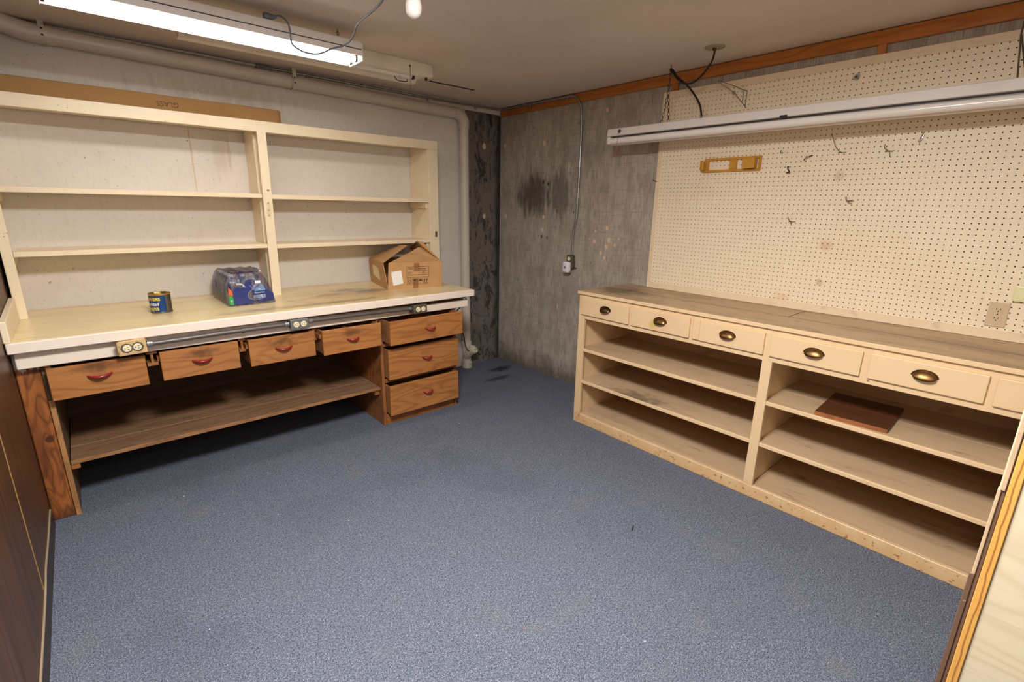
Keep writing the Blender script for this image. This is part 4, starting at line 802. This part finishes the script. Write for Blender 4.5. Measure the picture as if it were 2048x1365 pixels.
# shrink-wrapped water bottles
wp = thing('water_bottle_pack', 'shrink-wrapped pack of small water bottles in blue film beside the shelf upright', 'bottles', (-2.37, -.32, ZT))
bx0, by0 = -2.488 + .004, -.525
prof = [(.024, 0), (.029, .004), (.0295, .03), (.027, .05), (.0295, .07), (.0295, .115), (.027, .135), (.018, .155), (.0125, .163), (.0125, .168)]
b_me = None
for j in range(6):
    for i in range(4):
        c = Vector((bx0 + .0305 + i * .0605, by0 + .031 + j * .0605, ZT + .001))
        if (i, j) in ((3, 0), (3, 1), (2, 0)): continue
        if b_me is None:
            b = link('bottle', MB().lathe(prof, c, 12), 'pet', wp, smooth=40); b_me = b.data; b_o = c
            k = link('cap', MB().lathe([(.0135, .168), (.014, .170), (.014, .180), (.012, .182)], c, 12), 'cap', b, smooth=40); l_ = link('label', MB().lathe([(.0302, .072), (.0302, .112)], c, 12, cap=False), 'canblue', b, smooth=60); k_me, l_me = k.data, l_.data
        else:
            dlt = c - b_o
            if i == 3 and j == 0: dlt.z -= .0
            bo = b.copy(); bo.location = b.location + dlt; bo.parent = wp; COL.objects.link(bo)
            ko = k.copy(); ko.parent = bo; COL.objects.link(ko); lo = l_.copy(); lo.parent = bo; COL.objects.link(lo)
# film: lofted rounded block with bumps over the bottle caps
x0, x1, ya, yb = -2.489, -2.240, -.529, -.154
nu, nv = 16, 24
def film(u, v):   # u: 0..1 across x, v: 0..1 back along y ; top height
    bump = .006 * (math.cos(u * 4 * 2 * PI) * -.5 + .5) * (math.cos(v * 6 * 2 * PI) * -.5 + .5)
    e = min(u, 1 - u, ); e2 = v
    z = .1865 + bump
    z -= .035 * max(0, 1 - e / .13) ** 2 + .045 * max(0, 1 - e2 / .075) ** 2 + .02 * max(0, 1 - (1 - v) / .1) ** 2
    z -= .085 * min(1, max(0, u - .74) / .24) * max(0, 1 - v / .5)      # the torn, slumped front right shoulder
    return z
fm = MB(); top = [[(x0 + (x1 - x0) * i / nu, ya + (yb - ya) * j / nv, ZT + film(i / nu, j / nv)) for i in range(nu + 1)] for j in range(nv + 1)]
for row in top: fm.v += row
idx = lambda i, j: j * (nu + 1) + i
for j in range(nv):
    for i in range(nu): fm.f.append((idx(i, j), idx(i + 1, j), idx(i + 1, j + 1), idx(i, j + 1)))
per = [(i, 0) for i in range(nu)] + [(nu, j) for j in range(nv)] + [(i, nv) for i in range(nu, 0, -1)] + [(0, j) for j in range(nv, 0, -1)]
prev = [idx(*p) for p in per]
for lv in range(1, 7):
    cur = []
    for (i, j) in per:
        x, y, z = top[j][i]; h = (z - ZT) * (1 - lv / 6) + .0015
        out = .0035 * math.sin(PI * min(1, lv / 6)) * (1 + .8 * math.cos((i if j in (0, nv) else j) * PI / 2))
        nx = -1 if i == 0 else (1 if i == nu else 0); ny = -1 if j == 0 else (1 if j == nv else 0)
        cur.append(len(fm.v)); fm.v.append((x + nx * out, y + ny * out, ZT + h))
    N = len(per)
    for q in range(N): fm.f.append((prev[q], prev[(q + 1) % N], cur[(q + 1) % N], cur[q]))
    prev = cur
link('film', fm, 'film', wp, smooth=70)
def zf(x): return film((x - x0) / (x1 - x0), 0)
def onw(x, w, d=.006): return (x0 + x, ya - d, ZT + w)     # flat print on the front of the film, x from left, w above bench
def patch(name, pts, m, d=.006):
    link(name, MB().sheet([onw(a, b, d) for a, b in pts], [tuple(range(len(pts)))], .0006, (0, -1, 0)), m, wp)
WX = x1 - x0
patch('printed_film', [(.028, .012), (.132, .008), (.134, .030), (.112, .040), (.104, .056), (.110, .074), (.126, .088), (.134, .10), (.130, .130), (.132, .150), (.100, .150), (.094, .128), (.09, .118), (.078, .104), (.06, .112), (.040, .108), (.028, .09)], 'navy')
patch('printed_film', [(.158, .010), (.246, .016), (.248, .058), (.236, .068), (.222, .080), (.204, .096), (.20, .09), (.202, .06), (.192, .038), (.162, .030)], 'navy')
link('printed_outline', MB().tube([onw(a, b, .0068) for a, b in [(.118, .118), (.134, .10), (.126, .088), (.110, .074), (.104, .056), (.112, .040), (.134, .030), (.162, .030), (.192, .038), (.202, .06), (.20, .09)]], .0009, 5), 'silver', wp)
tp_, tf_ = [], []
for jj in range(9):
    for ii in range(9):
        uu, vv = .16 + .74 * ii / 8, .10 + .62 * jj / 8
        tp_.append((x0 + (x1 - x0) * uu, ya + (yb - ya) * vv, ZT + film(uu, vv) + .0035))
for jj in range(8):
    for ii in range(8): tf_.append((jj * 9 + ii, jj * 9 + ii + 1, jj * 9 + ii + 10, jj * 9 + ii + 9))
link('printed_top', MB().sheet(tp_, tf_, .0006, (0, 0, 1)), mat('greyish_purple_print', (128, 122, 138), .2, [('noise', (40, 44, 92), (14, 9, 9), .46, .56, .9), ('noise', (176, 172, 186), (60, 14, 9), .60, .66, .7)], Coat_Weight=.5), wp, smooth=60)
patch('green_patch', [(.004, .012), (.026, .010), (.027, .048), (.014, .068), (.004, .062)], 'green')
patch('orange_patch', [(.004, .066), (.014, .070), (.026, .06), (.024, .088), (.006, .116)], 'redorange')
patch('silver_patch', [(.048, .124), (.082, .122), (.080, .112), (.098, .108), (.09, .122), (.078, .134), (.052, .136)], 'silver', .0062)
patch('printed_bottle', [(0.1350, 0.0360), (0.2010, 0.0384), (0.2034, 0.0891), (0.1963, 0.1115), (0.1822, 0.1257), (0.1515, 0.1257), (0.1373, 0.1115), (0.1326, 0.0891)], 'clearblue', .0070)
patch('printed_label', [(0.1332, 0.0572), (0.2028, 0.0596), (0.2034, 0.0903), (0.1332, 0.0879)], 'navy', .0080)
patch('printed_stripe', [(0.1409, 0.0820), (0.2022, 0.0832), (0.2034, 0.0915), (0.1468, 0.0891)], 'lightblue', .0086)
patch('printed_cap', [(0.1515, 0.1269), (0.1810, 0.1269), (0.1810, 0.1434), (0.1515, 0.1434)], 'cap', .0080)
tm = MB(); put_text(tm, 'AQUAFINA', .0115, lambda x, y: onw(.170 + x, .0714 + y, .0092)); link('lettering', tm, 'white', wp)
rg = MB(); c_ = (.0155, .034)
for k in range(3):
    a0 = math.radians(90 + 120 * k); rg.add([onw(c_[0] + r_ * math.cos(a0 + t), c_[1] + r_ * math.sin(a0 + t), .0070) for r_, t in ((.003, .1), (.0055, .1), (.0055, .9), (.0055, 1.7), (.003, 1.7), (.003, .9))], [(0, 1, 2, 5), (5, 2, 3, 4)])
link('recycling_mark', rg, 'white', wp)

# ------------------------------------------------------------------ bits on the floor and wall
single('twig', MB().tube([(-1.300, -2.590, .004), (-1.285, -2.582, .006), (-1.262, -2.570, .004)], [.0015, .0025, .0015], 6), 'dark', 'thin dark twig lying alone on the carpet before the cabinet', 'twig')
